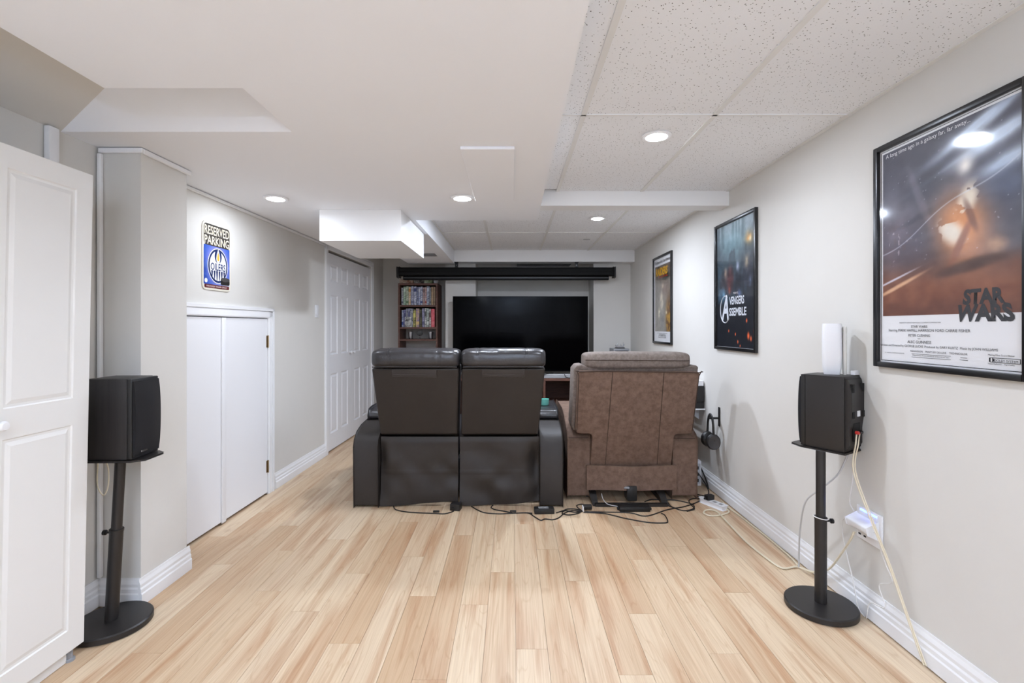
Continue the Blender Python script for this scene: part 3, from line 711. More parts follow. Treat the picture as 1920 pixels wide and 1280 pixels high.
# ---------------------------------------------------------------- bookcase and what stands in it
X0, X1, Y0, Y1 = -1.506, -.985, 6.45, 6.838
bc = thing('bookcase', 'tall walnut bookcase filled with cases and glasses beside television', 'bookcase', (-1.245, 6.64, 0))
obj('side_panel', bx(X0, X0+.022, Y0, Y1, 0, 1.85, .001, 1), WALNUT, bc); obj('side_panel', bx(X1-.022, X1, Y0, Y1, 0, 1.85, .001, 1), WALNUT, bc)
obj('top_board', bx(X0+.0225, X1-.0225, Y0, Y1, 1.825, 1.85, .001, 1), WALNUTD, bc)
SH = [1.537, 1.247, 1.086, .80, .45, .06]
for z in SH: obj('shelf', bx(X0+.0225, X1-.0225, Y0+.004, Y1-.006, z, z+.024, .001, 1), WALNUTD, bc)
obj('back_panel', bx(X0+.0225, X1-.0225, Y1-.005, Y1, 1.25, 1.824), mat('dark_back_panel', (52,42,38), .7), bc, smooth=False)
def spine_mat(c1, c2, k):
    return mat('spine_%d' % k, c1, .35, rgb2=c2, vscale=9, stretch=(3, 3, 9), detail=3)
def case(x, wdt, hgt, z, c1, c2, lab, k, band=None):
    y0 = Y0+.035
    t = thing('disc_case', lab, 'disc case', (x+wdt/2, y0+.07, z), 'cases in the bookcase')
    obj('cover', bx(x, x+wdt, y0, y0+.135, z, z+hgt, .001, 1), spine_mat(c1, c2, k), t)
    if band: obj('spine_band', bx(x+.001, x+wdt-.001, y0-.0012, y0-.0002, z+hgt*band[0], z+hgt*band[1]), mat('band_%d_%d_%d' % band[2], band[2], .4), t, smooth=False)
row1 = [((205,208,210),(70,76,90),'pale grey'),((92,130,96),(200,214,196),'green'),((214,216,196),(96,128,92),'cream and green'),((226,220,200),(190,130,50),'cream and orange'),
        ((196,196,212),(110,112,140),'lavender grey'),((226,228,236),(60,70,120),'white and blue'),((40,46,84),(150,156,184),'navy'),((110,124,180),(226,228,236),'sky blue'),((220,222,230),(56,66,116),'white lettered'),
        ((196,172,170),(120,92,92),'dusty pink'),((210,200,196),(150,60,52),'white and red'),((34,44,92),(206,210,220),'dark blue'),((158,160,166),(90,92,96),'steel grey'),((188,160,128),(150,122,92),'tan'),((172,146,118),(130,104,80),'light brown')]
x = X0+.036
for k, (c1, c2, nm) in enumerate(row1):
    wdt = [.024,.028,.034,.027,.034,.034,.022,.02,.03,.026,.02,.03,.022,.026,.026][k]; hg = [.232,.244,.25,.243,.25,.248,.24,.243,.246,.236,.24,.25,.236,.243,.243][k]
    case(x, wdt, hg, SH[0]+.0245, c1, c2, 'slim %s spine on the upper shelf of walnut bookcase' % nm, k, (.72, .9, c2) if k % 2 else (.1, .22, c2)); x += wdt+.0035
row2 = [((206,214,226),(40,62,130),'white and blue'),((150,150,196),(70,70,110),'violet'),((170,172,184),(70,72,88),'grey'),((190,192,208),(90,90,130),'silver'),((60,60,70),(190,192,200),'charcoal'),((24,24,22),(206,196,110),'black and yellow'),
        ((112,92,150),(210,180,120),'purple'),((110,104,70),(40,38,30),'olive'),((166,164,190),(84,82,110),'lilac'),((232,232,228),(60,60,60),'bright white'),((44,70,56),(210,214,206),'bottle green'),((226,220,214),(90,60,60),'ivory'),((206,62,82),(226,120,124),'crimson')]
x = X0+.040
for k, (c1, c2, nm) in enumerate(row2):
    wdt = [.024,.024,.026,.022,.036,.034,.044,.028,.032,.02,.03,.024,.046][k]; hg = [.224,.23,.244,.246,.246,.23,.246,.232,.246,.25,.25,.24,.24][k]
    case(x, wdt, hg, SH[1]+.0245, c1, c2, 'slim %s spine on the second shelf of walnut bookcase' % nm, 30+k, (.55, .8, c2) if k % 2 else (.15, .3, c2)); x += wdt+.004
ph = thing('picture_card', 'small black and white picture card leaning against second shelf cases', 'picture card', (X0+.12, Y0+.02, SH[1]+.0245))
Mp = Matrix.Translation((X0+.13, Y0+.016, SH[1]+.0246)) @ Matrix.Rotation(math.radians(-4), 4, 'X')
obj('card', bx(-.045, .045, 0, .003, 0, .135, 0, 1, Mp), mat('card_print', (226,226,222), .5, rgb2=(40,40,44), vscale=16, detail=2), ph, smooth=False)
obj('easel', bx(-.02, .02, .0035, .0065, .002, .07, 0, 1, Mp), WHITEP, ph, smooth=False)
zs = SH[2]+.0242
def tumbler(x, lab):
    t = thing('tumbler', lab, 'glass', (x, Y0+.11, zs), 'glasses in the bookcase')
    obj('cup', lathe(new(), [(0,0),(.026,0),(.028,.01),(.034,.096),(.032,.096),(.025,.014),(0,.012)], (x,Y0+.11,zs), 20), SILV, t)
    obj('base_ring', lathe(new(), [(.0265,.002),(.029,.004),(.029,.012),(.0285,.012)], (x,Y0+.11,zs), 20), BLACK, t)
tumbler(X0+.145, 'silvery tumbler by left side of the stemmed glass in bookcase'.replace('by left side of', 'on window side of') if False else 'silvery tumbler nearer the closet on the low bookcase shelf')
tumbler(X1-.105, 'silvery tumbler nearer the television on the low bookcase shelf')
t = thing('stemmed_glass', 'round clear stemmed glass between two silvery tumblers', 'glass', (X0+.265, Y0+.11, zs), 'glasses in the bookcase')
obj('bowl', lathe(new(), [(0,.042),(.03,.05),(.042,.074),(.036,.108),(.034,.108),(.039,.074),(.028,.053),(0,.045)], (X0+.265,Y0+.11,zs), 24), GLASSW, t)
obj('stem', lathe(new(), [(0,0),(.03,0),(.03,.003),(.006,.008),(.004,.04),(0,.0415)], (X0+.265,Y0+.11,zs), 20), GLASSW, t)
for nm, lab, xa, xb, hh, c1, c2 in (('flat_box', 'brown printed flat box on top of the walnut bookcase', X0+.012, X0+.20, .052, (150,104,84), (214,196,176)), ('flat_box', 'dark patterned flat box on top of walnut bookcase', X0+.203, X0+.335, .052, (46,44,42), (170,168,160)),
                                 ('flat_box', 'green and white small box on top of walnut bookcase', X0+.338, X0+.44, .05, (112,132,84), (214,222,200))):
    t = thing(nm, lab, 'box', ((xa+xb)/2, Y0+.12, 1.8505), 'boxes on the bookcase')
    obj('tray', bx(xa+.002, xb-.002, Y0+.022, Y0+.258, 1.8505, 1.8505+hh*.6, .002, 1), mat(lab[:14], c1, .6, rgb2=c2, vscale=26, detail=3), t)
    obj('lid', bx(xa, xb, Y0+.02, Y0+.26, 1.8505+hh*.61, 1.8505+hh, .002, 1), mat(lab[:14], c1, .6), t)
tag(obj('white_bowl', lathe(new(), [(0,0),(.02,0),(.036,.035),(.034,.05),(.031,.05),(.018,.006),(0,.005)], (X1-.04, Y0+.11, 1.8505), 20), WHITEP), 'small white bowl on top corner of the walnut bookcase', 'bowl')

# ---------------------------------------------------------------- television, console, screen
mc = thing('media_console', 'low walnut media console with open shelves below television', 'tv stand', (.03, 6.1, 0))
a0, a1, ya, yb = -.90, .985, 5.84, 6.36
obj('top_board', bx(a0, a1, ya, yb, .625, .655, .002, 1), WALNUTD, mc)
obj('bottom_board', bx(a0+.0255, a1-.0255, ya+.004, yb, .03, .055), WALNUTD, mc, smooth=False)
for x in (a0, .375, a1-.025, -.30): obj('upright', bx(x, x+.025, ya+.002, yb, .056 if x in (.375, -.30) else 0, .6245), WALNUT, mc, smooth=False)
obj('shelf', bx(.401, a1-.0255, ya+.03, yb-.03, .335, .355), WALNUTD, mc, smooth=False)
obj('back_board', bx(a0+.026, a1-.026, yb-.012, yb-.002, .056, .6245), mat('walnut_back', (98,62,48), .55, rgb2=(70,42,34), vscale=5, stretch=(2,2,26)), mc, smooth=False)
tv = thing('television', 'large black flat screen television on the walnut console', 'television', (.105, 6.22, .655))
tx0, tx1 = -.756, .970
obj('cabinet', bx(tx0, tx1, 6.222, 6.262, .703, 1.664, .004, 2), BLACK, tv)
obj('screen', bx(tx0+.006, tx1-.006, 6.2175, 6.2215, .712, 1.658, .001, 1), SCREEN, tv, smooth=False)
obj('rear_housing', bx(tx0+.25, tx1-.25, 6.2625, 6.31, .74, 1.25, .01, 2), BLACK, tv)
obj('neck', bx(.02, .19, 6.264, 6.30, .668, .7395), BLACK, tv, smooth=False)
obj('foot_plate', bx(-.22, .43, 6.16, 6.345, .6555, .6675, .003, 1), GREYM, tv)
sb = thing('soundbar', 'slim silver grey soundbar in front of the television', 'soundbar', (.1, 5.93, .655))
obj('body', bx(-.50, .86, 5.885, 5.975, .6555, .700, .006, 2), mat('soundbar_grey', (172,174,176), .5), sb)
obj('trim_strip', bx(-.50, .86, 5.880, 5.8845, .690, .699, .001, 1), WHITEP, sb)
tag(obj('thin_cable', tube(new(), [(.31,5.87,.663),(.36,5.872,.683),(.42,5.872,.708),(.5,5.92,.712)], .004, 6), BLKC), 'short black cable draped over silver soundbar', 'cable')
tag(obj('thin_cable', tube(new(), [(.63,5.872,.705),(.645,5.868,.675),(.67,5.866,.662),(.72,5.866,.660)], .004, 6), BLKC), 'short black cable hanging before soundbar, nearer recliner', 'cable')
ps = thing('projection_screen', 'long black projection screen case hanging from the fascia beam', 'projector screen', (-.08, 6.3, 2.03))
sp = [(6.235,2.022),(6.245,2.034),(6.345,2.034),(6.355,2.022),(6.355,1.935),(6.340,1.926),(6.250,1.926),(6.235,1.935)]
obj('case', bev(prism(new(), sp, -1.445, 1.303, 'x'), .004, 2, .3), SCRB, ps)
obj('ridge', bx(-1.44, 1.30, 6.2305, 6.2345, 1.972, 1.982), SCRB, ps, smooth=False)
cp = [(6.228,2.024),(6.240,2.040),(6.350,2.040),(6.362,2.024),(6.362,1.916),(6.350,1.908),(6.240,1.908),(6.228,1.916)]
for xa, xb in ((-1.475,-1.4455), (1.3035,1.325)): obj('end_cap', bev(prism(new(), cp, xa, xb, 'x'), .008, 3, .3), BLACK, ps)
obj('drop_bar', bx(-1.40, 1.245, 6.262, 6.33, 1.876, 1.925, .008, 2), SCRB, ps)
obj('drop_bar_edge', bx(-1.40, 1.245, 6.2585, 6.2615, 1.896, 1.908), mat('bar_grey', (60,62,66), .4), ps, smooth=False)
for x in (-.716, .833):
    br = obj('hanging_bracket', bx(x-.020, x+.020, 6.30, 6.304, 2.041, 2.1065), BLACK, ps, smooth=False)
    obj('bracket_flange', bx(x-.024, x+.024, 6.262, 6.2995, 2.1005, 2.1065), BLACK, br, smooth=False)
    obj('screw', lathe(new(), [(0,0),(.005,0),(.004,.003),(0,.003)], seg=10, M=Matrix.Translation((x, 6.2995, 2.07)) @ Matrix.Rotation(math.pi/2, 4, 'X')), SILV, br)
ct = thing('center_speaker', 'flat black speaker mounted high on far wall behind projection screen', 'speaker', (.43, 6.7, 2.113))
obj('cabinet', bx(.07, .80, 6.56, 6.849, 2.117, 2.235, .006, 2), BLACK, ct); obj('grille', bx(.09, .78, 6.553, 6.5595, 2.122, 2.23, .002, 1), GRILLE, ct)

# tower speaker with silver model, right of the television
ts = thing('tower_speaker', 'slender grey tower speaker in the corner behind recliner', 'speaker', (1.37, 6.2, 0))
obj('cabinet', bx(1.27, 1.468, 6.10, 6.36, .02, 1.0, .006, 2), GREYM, ts); obj('grille', bx(1.283, 1.455, 6.092, 6.0995, .06, .975, .003, 1), GRILLE, ts)
obj('plinth', bx(1.255, 1.483, 6.085, 6.375, 0, .0195, .003, 1), BLACK, ts)
sm = thing('silver_ornament', 'small silver ornament standing on the grey tower speaker', 'ornament', (1.368, 6.2, 1.0))
obj('pedestal', bx(1.315, 1.425, 6.16, 6.24, 1.0005, 1.012, .002, 1), BLACK, sm)
obj('hull', bev(prism(new(), [(1.318,1.040),(1.326,1.020),(1.340,1.0125),(1.40,1.0125),(1.414,1.020),(1.424,1.046),(1.41,1.030),(1.334,1.030)], 6.18, 6.22, 'y'), .003, 2), SILV, sm)
for x, h_, l_ in ((1.325,.062,.02), (1.35,.048,-.012), (1.372,.052,.012), (1.395,.045,-.01), (1.41,.076,.004), (1.421,.055,0)):
    obj('mast', tube(new(), [(x,6.2,1.026),(x+l_*.4,6.2,1.0+h_*.7),(x+l_,6.2,1.003+h_)], .0035, 6), SILV, sm)

# ---------------------------------------------------------------- wall shelf, console box and headset by the recliner
wsf = thing('wall_shelf', 'small white wall shelf behind the brown recliner', 'shelf', (1.5, 4.1, .59))
obj('board', bx(1.40, RX-.0005, 3.96, 4.34, .597, .607, .002, 1), WHITEP, wsf)
obj('bracket', bev(prism(new(), [(1.42,.5965),(RX-.0005,.5965),(RX-.0005,.50),(RX-.03,.52)], 4.10, 4.11, 'y'), .002, 1), WHITEP, wsf)
gc = thing('game_console', 'black game console on the white wall shelf', 'game console', (1.5, 4.1, .608))
obj('lower_half', bx(1.42, 1.562, 3.97, 4.26, .6075, .655, .004, 1), BLACK, gc); obj('upper_half', bx(1.415, 1.564, 3.965, 4.265, .664, .79, .004, 1), BLACK, gc)
obj('light_groove', bx(1.425, 1.558, 3.98, 4.255, .6552, .6638), mat('groove', (52,52,54), .4), gc, smooth=False)
tag(obj('white_carton', bx(1.44, 1.56, 3.972, 4.15, .7905, .835, .003, 1), WHITEP), 'small white carton on top of the black game console', 'carton')
hs = thing('headphones', 'black over-ear headphones hanging on the poster wall', 'headphones', (1.5, 3.70, .40))
hy, hz, hx = 3.70, .50, 1.505
arc = [(hx+.002*math.cos(a), hy+.058*math.cos(a), hz+.105*math.sin(a)) for a in [math.pi*i/14 for i in range(15)]]
arc = [(hx, hy+.064, hz-.08)]+arc+[(hx, hy-.064, hz-.08)]
obj('headband', tube(new(), arc, .013, 10, True, 3, .6), BLACK, hs)
for s_ in (-1, 1):
    Mh = Matrix.Translation((hx, hy+s_*.052, hz-.088)) @ Matrix.Rotation(math.pi/2*s_, 4, 'X') @ Matrix.Rotation(.2, 4, 'Y')
    e_ = obj('ear_cup', lathe(new(), [(0,.030),(.034,.028),(.050,.016),(.054,0),(.050,-.006),(0,-.008)], seg=24, M=Mh, sx=.95, sy=1.1), BLACK, hs)
    obj('cushion', lathe(new(), [(0,-.009),(.046,-.009),(.051,-.018),(.044,-.026),(.026,-.024),(0,-.02)], seg=24, M=Mh, sx=.95, sy=1.1), LEATH, e_)
hk = thing('headset_hook', 'black bar hook holding headphones on poster wall', 'hook', (1.56, 3.70, .57))
obj('plate', bx(1.561, RX-.0005, 3.675, 3.70, .52, .665, .003, 1), BLACK, hk); obj('peg', bx(1.49, 1.5605, 3.68, 3.696, .575, .590, .003, 1), BLACK, hk)

# ---------------------------------------------------------------- outlet with charger
oy = 2.145
ol = thing('usb_wall_outlet', 'white multi-plug wall outlet with blue night light', 'wall outlet', (RX, oy, .33))
obj('plate', bx(RX-.010, RX-.0005, oy-.085, oy+.065, .325, .47, .004, 2), WHITEP, ol)
obj('shelf_block', bev(prism(new(), [(RX-.0105,.365),(RX-.055,.385),(RX-.060,.41),(RX-.0105,.435)], oy-.07, oy+.062, 'y'), .005, 2), WHITEP, ol)
for k in range(2): obj('usb_port', bx(RX-.0112, RX-.0102, oy+.005+k*.032, oy+.019+k*.032, .342, .349), DARK, ol, smooth=False)
nl = obj('night_light', bx(RX-.0125, RX-.0102, oy-.06, oy+.04, .452, .461), mat('blue_led', (96,120,255), .4, emit=5), ol, smooth=False); tag(nl, 'glowing blue light strip')

# ---------------------------------------------------------------- framed posters
def art_mesh(wd, hh, nx, ny, fn, M):
    u, v = np.meshgrid(np.linspace(0, 1, nx+1), np.linspace(0, 1, ny+1)); rgb = np.clip(fn(u, v), 0, 255)/255.0
    rgb = np.where(rgb <= .04045, rgb/12.92, ((rgb+.055)/1.055)**2.4)
    co = np.stack([u*wd, v*hh, np.zeros_like(u)], -1).reshape(-1, 3)
    idx = np.arange((nx+1)*(ny+1)).reshape(ny+1, nx+1)
    fc = np.stack([idx[:-1,:-1], idx[:-1,1:], idx[1:,1:], idx[1:,:-1]], -1).reshape(-1, 4)
    me = bpy.data.meshes.new('print'); me.from_pydata([tuple(c) for c in co], [], [tuple(int(i) for i in f) for f in fc])
    at = me.color_attributes.new('Col', 'FLOAT_COLOR', 'POINT')
    at.data.foreach_set('color', np.concatenate([rgb.reshape(-1,3), np.ones((len(co),1))], 1).astype(np.float32).ravel())
    me.transform(M); return me
def mixc(base, col, m): return base*(1-m[...,None])+np.array(col, float)*m[...,None]
def blob(u, v, cu, cv, ru, rv, ang=0, p=2.0, asp=1.5):
    du = (u-cu); dv = (v-cv)*asp; c, s = math.cos(ang), math.sin(ang)
    a = (du*c+dv*s)/ru; b_ = (-du*s+dv*c)/rv
    return np.exp(-(np.sqrt(a*a+b_*b_))**p)
def nz(u, v, f, seed, o=4, fy=None): return vnoise(u*f, v*(fy or f*1.5), seed, o)
def sm(a, b_, x): t = np.clip((x-a)/(b_-a), 0, 1); return t*t*(3-2*t)
def art_space(u, v):
    n1, n2 = nz(u,v,4,1), nz(u,v,11,2,3)
    c = np.zeros(u.shape+(3,)); c = c+np.array([62,62,78.])
    c = mixc(c, (140,82,52), 1-sm(.10,.46,v+.12*(n1-.5)))
    c = mixc(c, (92,50,36), (1-sm(.0,.20,v+.1*(n2-.5)))*.7)
    c = mixc(c, (112,98,108), blob(u,v,.12,.50,.24,.32)*.75)
    for k, (cu, cv, ru, rv, an, a_) in enumerate(((.72,.93,.30,.045,.45,1.3),(.85,.84,.30,.06,.35,1.3),(.95,.72,.26,.06,.3,1.1),(.55,.78,.26,.02,.35,.45),(.9,.97,.2,.03,.6,.8))):
        c = mixc(c, (206,222,242), np.clip(blob(u,v,cu,cv,ru,rv,an)*a_*(.45+.9*n1),0,1))
    c = mixc(c, (74,92,130), blob(u,v,.92,.60,.25,.12)*.6)
    c = mixc(c, (40,42,58), blob(u,v,.36,.72,.16,.10,.5,4)*.6); c = mixc(c, (34,36,52), blob(u,v,.45,.58,.3,.03,.3,4)*.5)
    c = mixc(c, (120,112,124), blob(u,v,.33,.66,.30,.035,-1.25,4)*.55)
    c = mixc(c, (240,158,92), blob(u,v,.64,.45,.19,.30,.25,2.6)*.9)
    c = mixc(c, (248,240,226), blob(u,v,.57,.43,.075,.13,.6,4)*(nz(u,v,9,61,3,20) > .40)*.95)
    c = mixc(c, (244,232,212), blob(u,v,.68,.58,.065,.13,-.25,4)*(nz(u,v,10,62,3,18) > .42)*.95)
    c = mixc(c, (150,92,66), blob(u,v,.63,.36,.03,.2,-.4,4)*.85); c = mixc(c, (112,70,54), blob(u,v,.70,.50,.025,.14,.3,4)*.7)
    c = mixc(c, (66,44,38), blob(u,v,.70,.245,.24,.05,.2,4)*.8)
    c = mixc(c, (196,152,110), blob(u,v,.86,.33,.06,.06,0,3)*(.3+.9*n2))
    c = mixc(c, (96,78,84), (nz(u,v,26,6,3,60) > .52)*blob(u,v,.14,.42,.15,.2,0,4)*.75)
    c = mixc(c, (176,160,168), (nz(u,v,40,8,2,30) > .60)*blob(u,v,.14,.44,.15,.2,0,4)*.8)
    c = mixc(c, (236,190,150), blob(u,v,.13,.17,.26,.018,.42,4)*.85); c = mixc(c, (222,222,238), blob(u,v,.10,.215,.22,.010,.36,4)*.85)
    c = mixc(c, (226,232,246), np.exp(-((v-.555-.36*(u-.5)+.02*np.sin(u*9))/.004)**2)*.55)
    c = mixc(c, (255,250,244), blob(u,v,.665,.755,.055,.07)*1.0)
    st = np.random.RandomState(4).rand(*u.shape) > .9985
    c = mixc(c, (220,220,230), st*(v > .3)*.6)
    return c+(n2[...,None]-.44)*34
def art_city(u, v):
    n1, n2 = nz(u,v,5,11), nz(u,v,16,12)
    c = np.zeros(u.shape+(3,))+np.array([20,24,34.])
    c = mixc(c, (122,164,176), sm(.40,.92,v)*blob(u,v,.45,.82,.55,.55)*1.0)
    rays = .5+.5*np.sin(u*46+4*np.sin(u*11))
    c = mixc(c, (206,222,232), rays*sm(.78,1,v)*.65)
    tow = (nz(u,v*.02,13,15,2) > .46)*(v < .62+.30*nz(u,v*.01,13,16,2))*(v > .35)
    c = mixc(c, (46,70,84), tow*.75)
    c = mixc(c, (240,170,70), blob(u,v,.86,.83,.09,.07)*(.4+n2)); c = mixc(c, (250,236,190), blob(u,v,.88,.82,.03,.03))
    for cu, cv, ru, rv, col in ((.22,.52,.13,.16,(58,52,60)),(.38,.55,.10,.17,(92,42,44)),(.60,.50,.12,.14,(34,38,52)),(.82,.58,.13,.20,(44,46,62)),(.14,.42,.1,.1,(70,96,116)),(.8,.36,.14,.11,(30,34,46))):
        c = mixc(c, col, np.clip(blob(u,v,cu,cv,ru,rv,0,4)*(.75+.5*n2),0,1)*.85)
    for cu, cv, col, r in ((.80,.66,(214,190,150),.05),(.58,.64,(220,226,255),.04),(.25,.60,(176,150,130),.045),(.36,.46,(186,90,70),.03),(.2,.42,(120,170,200),.05),(.88,.5,(150,170,200),.03),(.62,.43,(90,110,150),.04)):
        c = mixc(c, col, np.clip(blob(u,v,cu,cv,r,r*1.4)*(.3+1.2*n2),0,1)*.85)
    dk = 1-sm(.30,.40,v+.05*(n1-.5)); c = mixc(c, (20,23,32), dk*.95)
    for cu, cv, r in ((.34,.13,.012),(.52,.105,.012),(.84,.095,.028),(.90,.075,.02),(.97,.13,.018),(.58,.045,.014),(.64,.015,.01),(.80,.21,.016)): c = mixc(c, (255,112,60), blob(u,v,cu,cv,r,r*1.6,0,3))
    return c+(n2[...,None]-.45)*60*(.35+.65*sm(.3,.45,v))[...,None]
def art_jungle(u, v):
    n1, n2 = nz(u,v,5,31), nz(u,v,15,32)
    c = np.zeros(u.shape+(3,))+np.array([142,136,126.])
    c = mixc(c, (98,84,72), sm(.62,1,v)*.9); c = mixc(c, (132,104,92), blob(u,v,.65,.62,.3,.2)*.6)
    c = mixc(c, (44,50,44), blob(u,v,.72,.82,.26,.08,0,4)*.8)
    c = mixc(c, (116,78,40), blob(u,v,.95,.22,.26,.5,0,4)*.95); c = mixc(c, (196,150,60), (n2 > .5)*blob(u,v,.95,.18,.24,.4,0,4)*.8)
    c = mixc(c, (228,214,190), blob(u,v,.45,.46,.10,.20,0,4)*(.4+.9*n2)); c = mixc(c, (216,198,170), blob(u,v,.52,.68,.06,.05)*.9)
    c = mixc(c, (236,226,196), blob(u,v,.28,.28,.07,.12,0,3)*(.2+n2)); c = mixc(c, (240,230,200), blob(u,v,.74,.28,.05,.04))
    c = mixc(c, (110,108,106), blob(u,v,.5,.14,.12,.16,0,4)*.6); c = mixc(c, (176,170,160), (nz(u,v,8,35,3,3) > .5)*(u < .35)*.35)
    return c+(n2[...,None]-.45)*56
def poster(label, yfar, z0, wd, hh, art, art_box, texts, part_colors, res, mat_white=True):
    M = RWp(yfar, z0); FW, FD = .022, .022
    t = thing('framed_poster', label, 'poster', (RX, yfar-wd/2, z0), 'framed posters')
    fr = new()
    for a0_, a1_, b0, b1 in ((0,FW,0,hh), (wd-FW,wd,0,hh), (FW,wd-FW,0,FW), (FW,wd-FW,hh-FW,hh)): box(fr, a0_, a1_, b0, b1, .0005, FD, M)
    obj('frame', bev(fr, .004, 2), FRAMEB, t)
    obj('backing', bx(FW, wd-FW, FW, hh-FW, .001, .006, 0, 1, M), WHITEP, t, smooth=False)
    ax0, ax1, ay0, ay1 = art_box
    me = art_mesh(ax1-ax0, ay1-ay0, res[0], res[1], art, M @ Matrix.Translation((ax0, ay0, .0068)))
    pr = obj('print', me, attr_mat('poster_print', .5), t)
    for col, lines in texts:
        b_ = new()
        for ln in lines: add_text(b_, c=.0075, M=M, **ln)
        obj('lettering', b_, mat('ink_%d_%d_%d' % col, col, .5), pr, smooth=False)
    obj('glass', bx(FW, wd-FW, FW, hh-FW, .0125, .0145, 0, 1, M), PANE, t, smooth=False)
    return t, pr, M
Tt = lambda s, a, b, **k: dict(s=s, a=a, b=b, **k)
wd, hh = .632, .928
INK = (34,34,38)
cred = [Tt('TWENTIETH CENTURY-FOX Presents A LUCASFILM LTD PRODUCTION', .22, .182, wd=.19), Tt('STAR WARS', .22, .164, wd=.075),
        Tt('Starring MARK HAMILL HARRISON FORD CARRIE FISHER', .25, .146, wd=.36), Tt('PETER CUSHING', .22, .130, wd=.10), Tt('and', .22, .120, h=.006), Tt('ALEC GUINNESS', .22, .104, wd=.11),
        Tt('Written and Directed by GEORGE LUCAS  Produced by GARY KURTZ  Music by JOHN WILLIAMS', .275, .086, wd=.50),
        Tt('PANAVISION    PRINTS BY DE LUXE    TECHNICOLOR', .30, .070, wd=.24), Tt('Original Motion Picture Soundtrack on Records and Tapes', .27, .054, wd=.16), Tt('PG  PARENTAL GUIDANCE SUGGESTED', .10, .060, wd=.10),
        Tt('Making Films Sound Better', .535, .072, wd=.085), Tt('DOLBY SYSTEM', .55, .055, wd=.075), Tt('Noise Reduction - High Fidelity', .535, .044, wd=.085)]
title = [Tt('STAR', .475, .243, wd=.150, h=.054, bold=.05, persp=.10), Tt('WARS', .475, .185, wd=.215, h=.060, bold=.05, persp=.16)]
t, pr, M = poster('framed space adventure poster in blue and rust, white text panel below', 2.094, 1.103, wd, hh, art_space, (.038, wd-.034, .213, hh-.038),
    [(INK, cred+title), ((240,240,244), [Tt('A long time ago in a galaxy far, far away...', .055, .862, wd=.375, align='L')])], None, (190, 230))
b = new()
for x0_, x1_, y0_, y1_ in ((.029,.031,.028,hh-.028), (wd-.029,wd-.027,.028,hh-.028), (.031,wd-.029,.028,.030), (.031,wd-.029,hh-.030,hh-.028)): box(b, x0_, x1_, y0_, y1_, .0065, .0072, M)
for x0_, x1_, y0_, y1_ in ((.495,.499,.053,.067),(.506,.5075,.053,.067),(.508,.512,.056,.064),(.593,.5945,.053,.067),(.5,.594,.0665,.068),(.5,.594,.052,.0535), (.39,.42,.052,.053), (.393,.417,.060,.061), (.185,.355,.050,.051), (.185,.355,.0625,.0635)): box(b, x0_, x1_, y0_, y1_, .0065, .0074, M)
obj('border_rules', b, mat('ink_34_34_38', INK), pr, smooth=False)
b = new()
bx_ = [(-.5,0),(.5,0),(.43,1),(-.43,1)]
t, pr, M = poster('framed dark blue city action poster with orange sparks, silver title', 3.742, 1.104, .632, .932, art_city, (.024, .608, .024, .908),
    [((226,230,238), [Tt('VENGERS', .345, .325, wd=.225, h=.058, bold=.03, align='C'), Tt('SSEMBLE', .360, .245, wd=.255, h=.058, bold=.03), Tt('A', .165, .215, wd=.12, h=.185, bold=.03, shear=.2)]),
     ((226,220,222), [Tt('MARVEL', .335, .398, wd=.075)])], None, (130, 190))
ring = []
for a_ in [math.radians(q) for q in range(60, 330, 10)]: ring.append(M @ Vector((.165+.078*math.cos(a_), .295+.098*math.sin(a_), .0078)))
obj('title_ring', tube(new(), ring, .004, 4, False), mat('ink_226_230_238', (226,230,238)), pr)
t, pr, M = poster('framed tan adventure poster with flame-coloured title on white border', 5.382, 1.096, .622, .924, art_jungle, (.052, .572, .128, .822),
    [(INK, [Tt('The Return of the Great Adventure.', .312, .845, wd=.52, h=.034, bold=.015)]+[Tt(s_, .30, .105-.016*k, wd=w_) for k, (s_, w_) in enumerate((('PARAMOUNT PICTURES Presents A LUCASFILM LTD Production', .34), ('A STEVEN SPIELBERG Film', .22), ('Starring HARRISON FORD', .24), ('Directed by STEVEN SPIELBERG', .26)))]),
     ((226,170,44), [Tt('RAIDERS', .28, .715, wd=.40, h=.085, bold=.05, shear=.15)]), ((196,62,30), [Tt('OF THE LOST ARK', .33, .690, wd=.30, h=.02, bold=.02)])], None, (70, 110))

# ---------------------------------------------------------------- parking sign on the left wall
M = LWp(2.955, 1.502); sw_, sh = .288, .42
sg = thing('parking_sign', 'reserved parking sign with blue hockey emblem above access door', 'sign', tuple(M @ Vector((sw_/2, 0, 0))))
def rrect(x0, x1, y0, y1, r, n=5):
    out = []
    for cx, cy, s in ((x1-r,y0+r,-90),(x1-r,y1-r,0),(x0+r,y1-r,90),(x0+r,y0+r,180)):
        for k in range(n+1): a = math.radians(s+90*k/n); out.append((cx+r*math.cos(a), cy+r*math.sin(a)))
    return out
def ell(cx, cy, rx, ry, n=40): return [(cx+rx*math.cos(2*math.pi*k/n), cy+ry*math.sin(2*math.pi*k/n)) for k in range(n)]
obj('plate', prism(new(), rrect(0, sw_, 0, sh, .032), .001, .005, 'z', M), mat('sign_cream', (228,222,206), .4), sg)
obj('header', prism(new(), rrect(.012, sw_-.012, .275, sh-.012, .024), .0052, .0056, 'z', M), mat('sign_charcoal', (58,54,50), .45), sg)
def art_blue(u, v):
    n1 = nz(u,v,4,51); c = np.zeros(u.shape+(3,))+np.array([44,84,176.]); c = mixc(c, (190,170,236), blob(u,v,.52,.52,.46,.52,0,4,1.0)*.95)
    c = mixc(c, (126,164,226), sm(.45,.75,n1)*.6); c = mixc(c, (236,238,248), blob(u,v,.9,.02,.25,.16)*.9); c = mixc(c, (24,52,140), blob(u,v,0,.35,.16,.5)*.6); return c
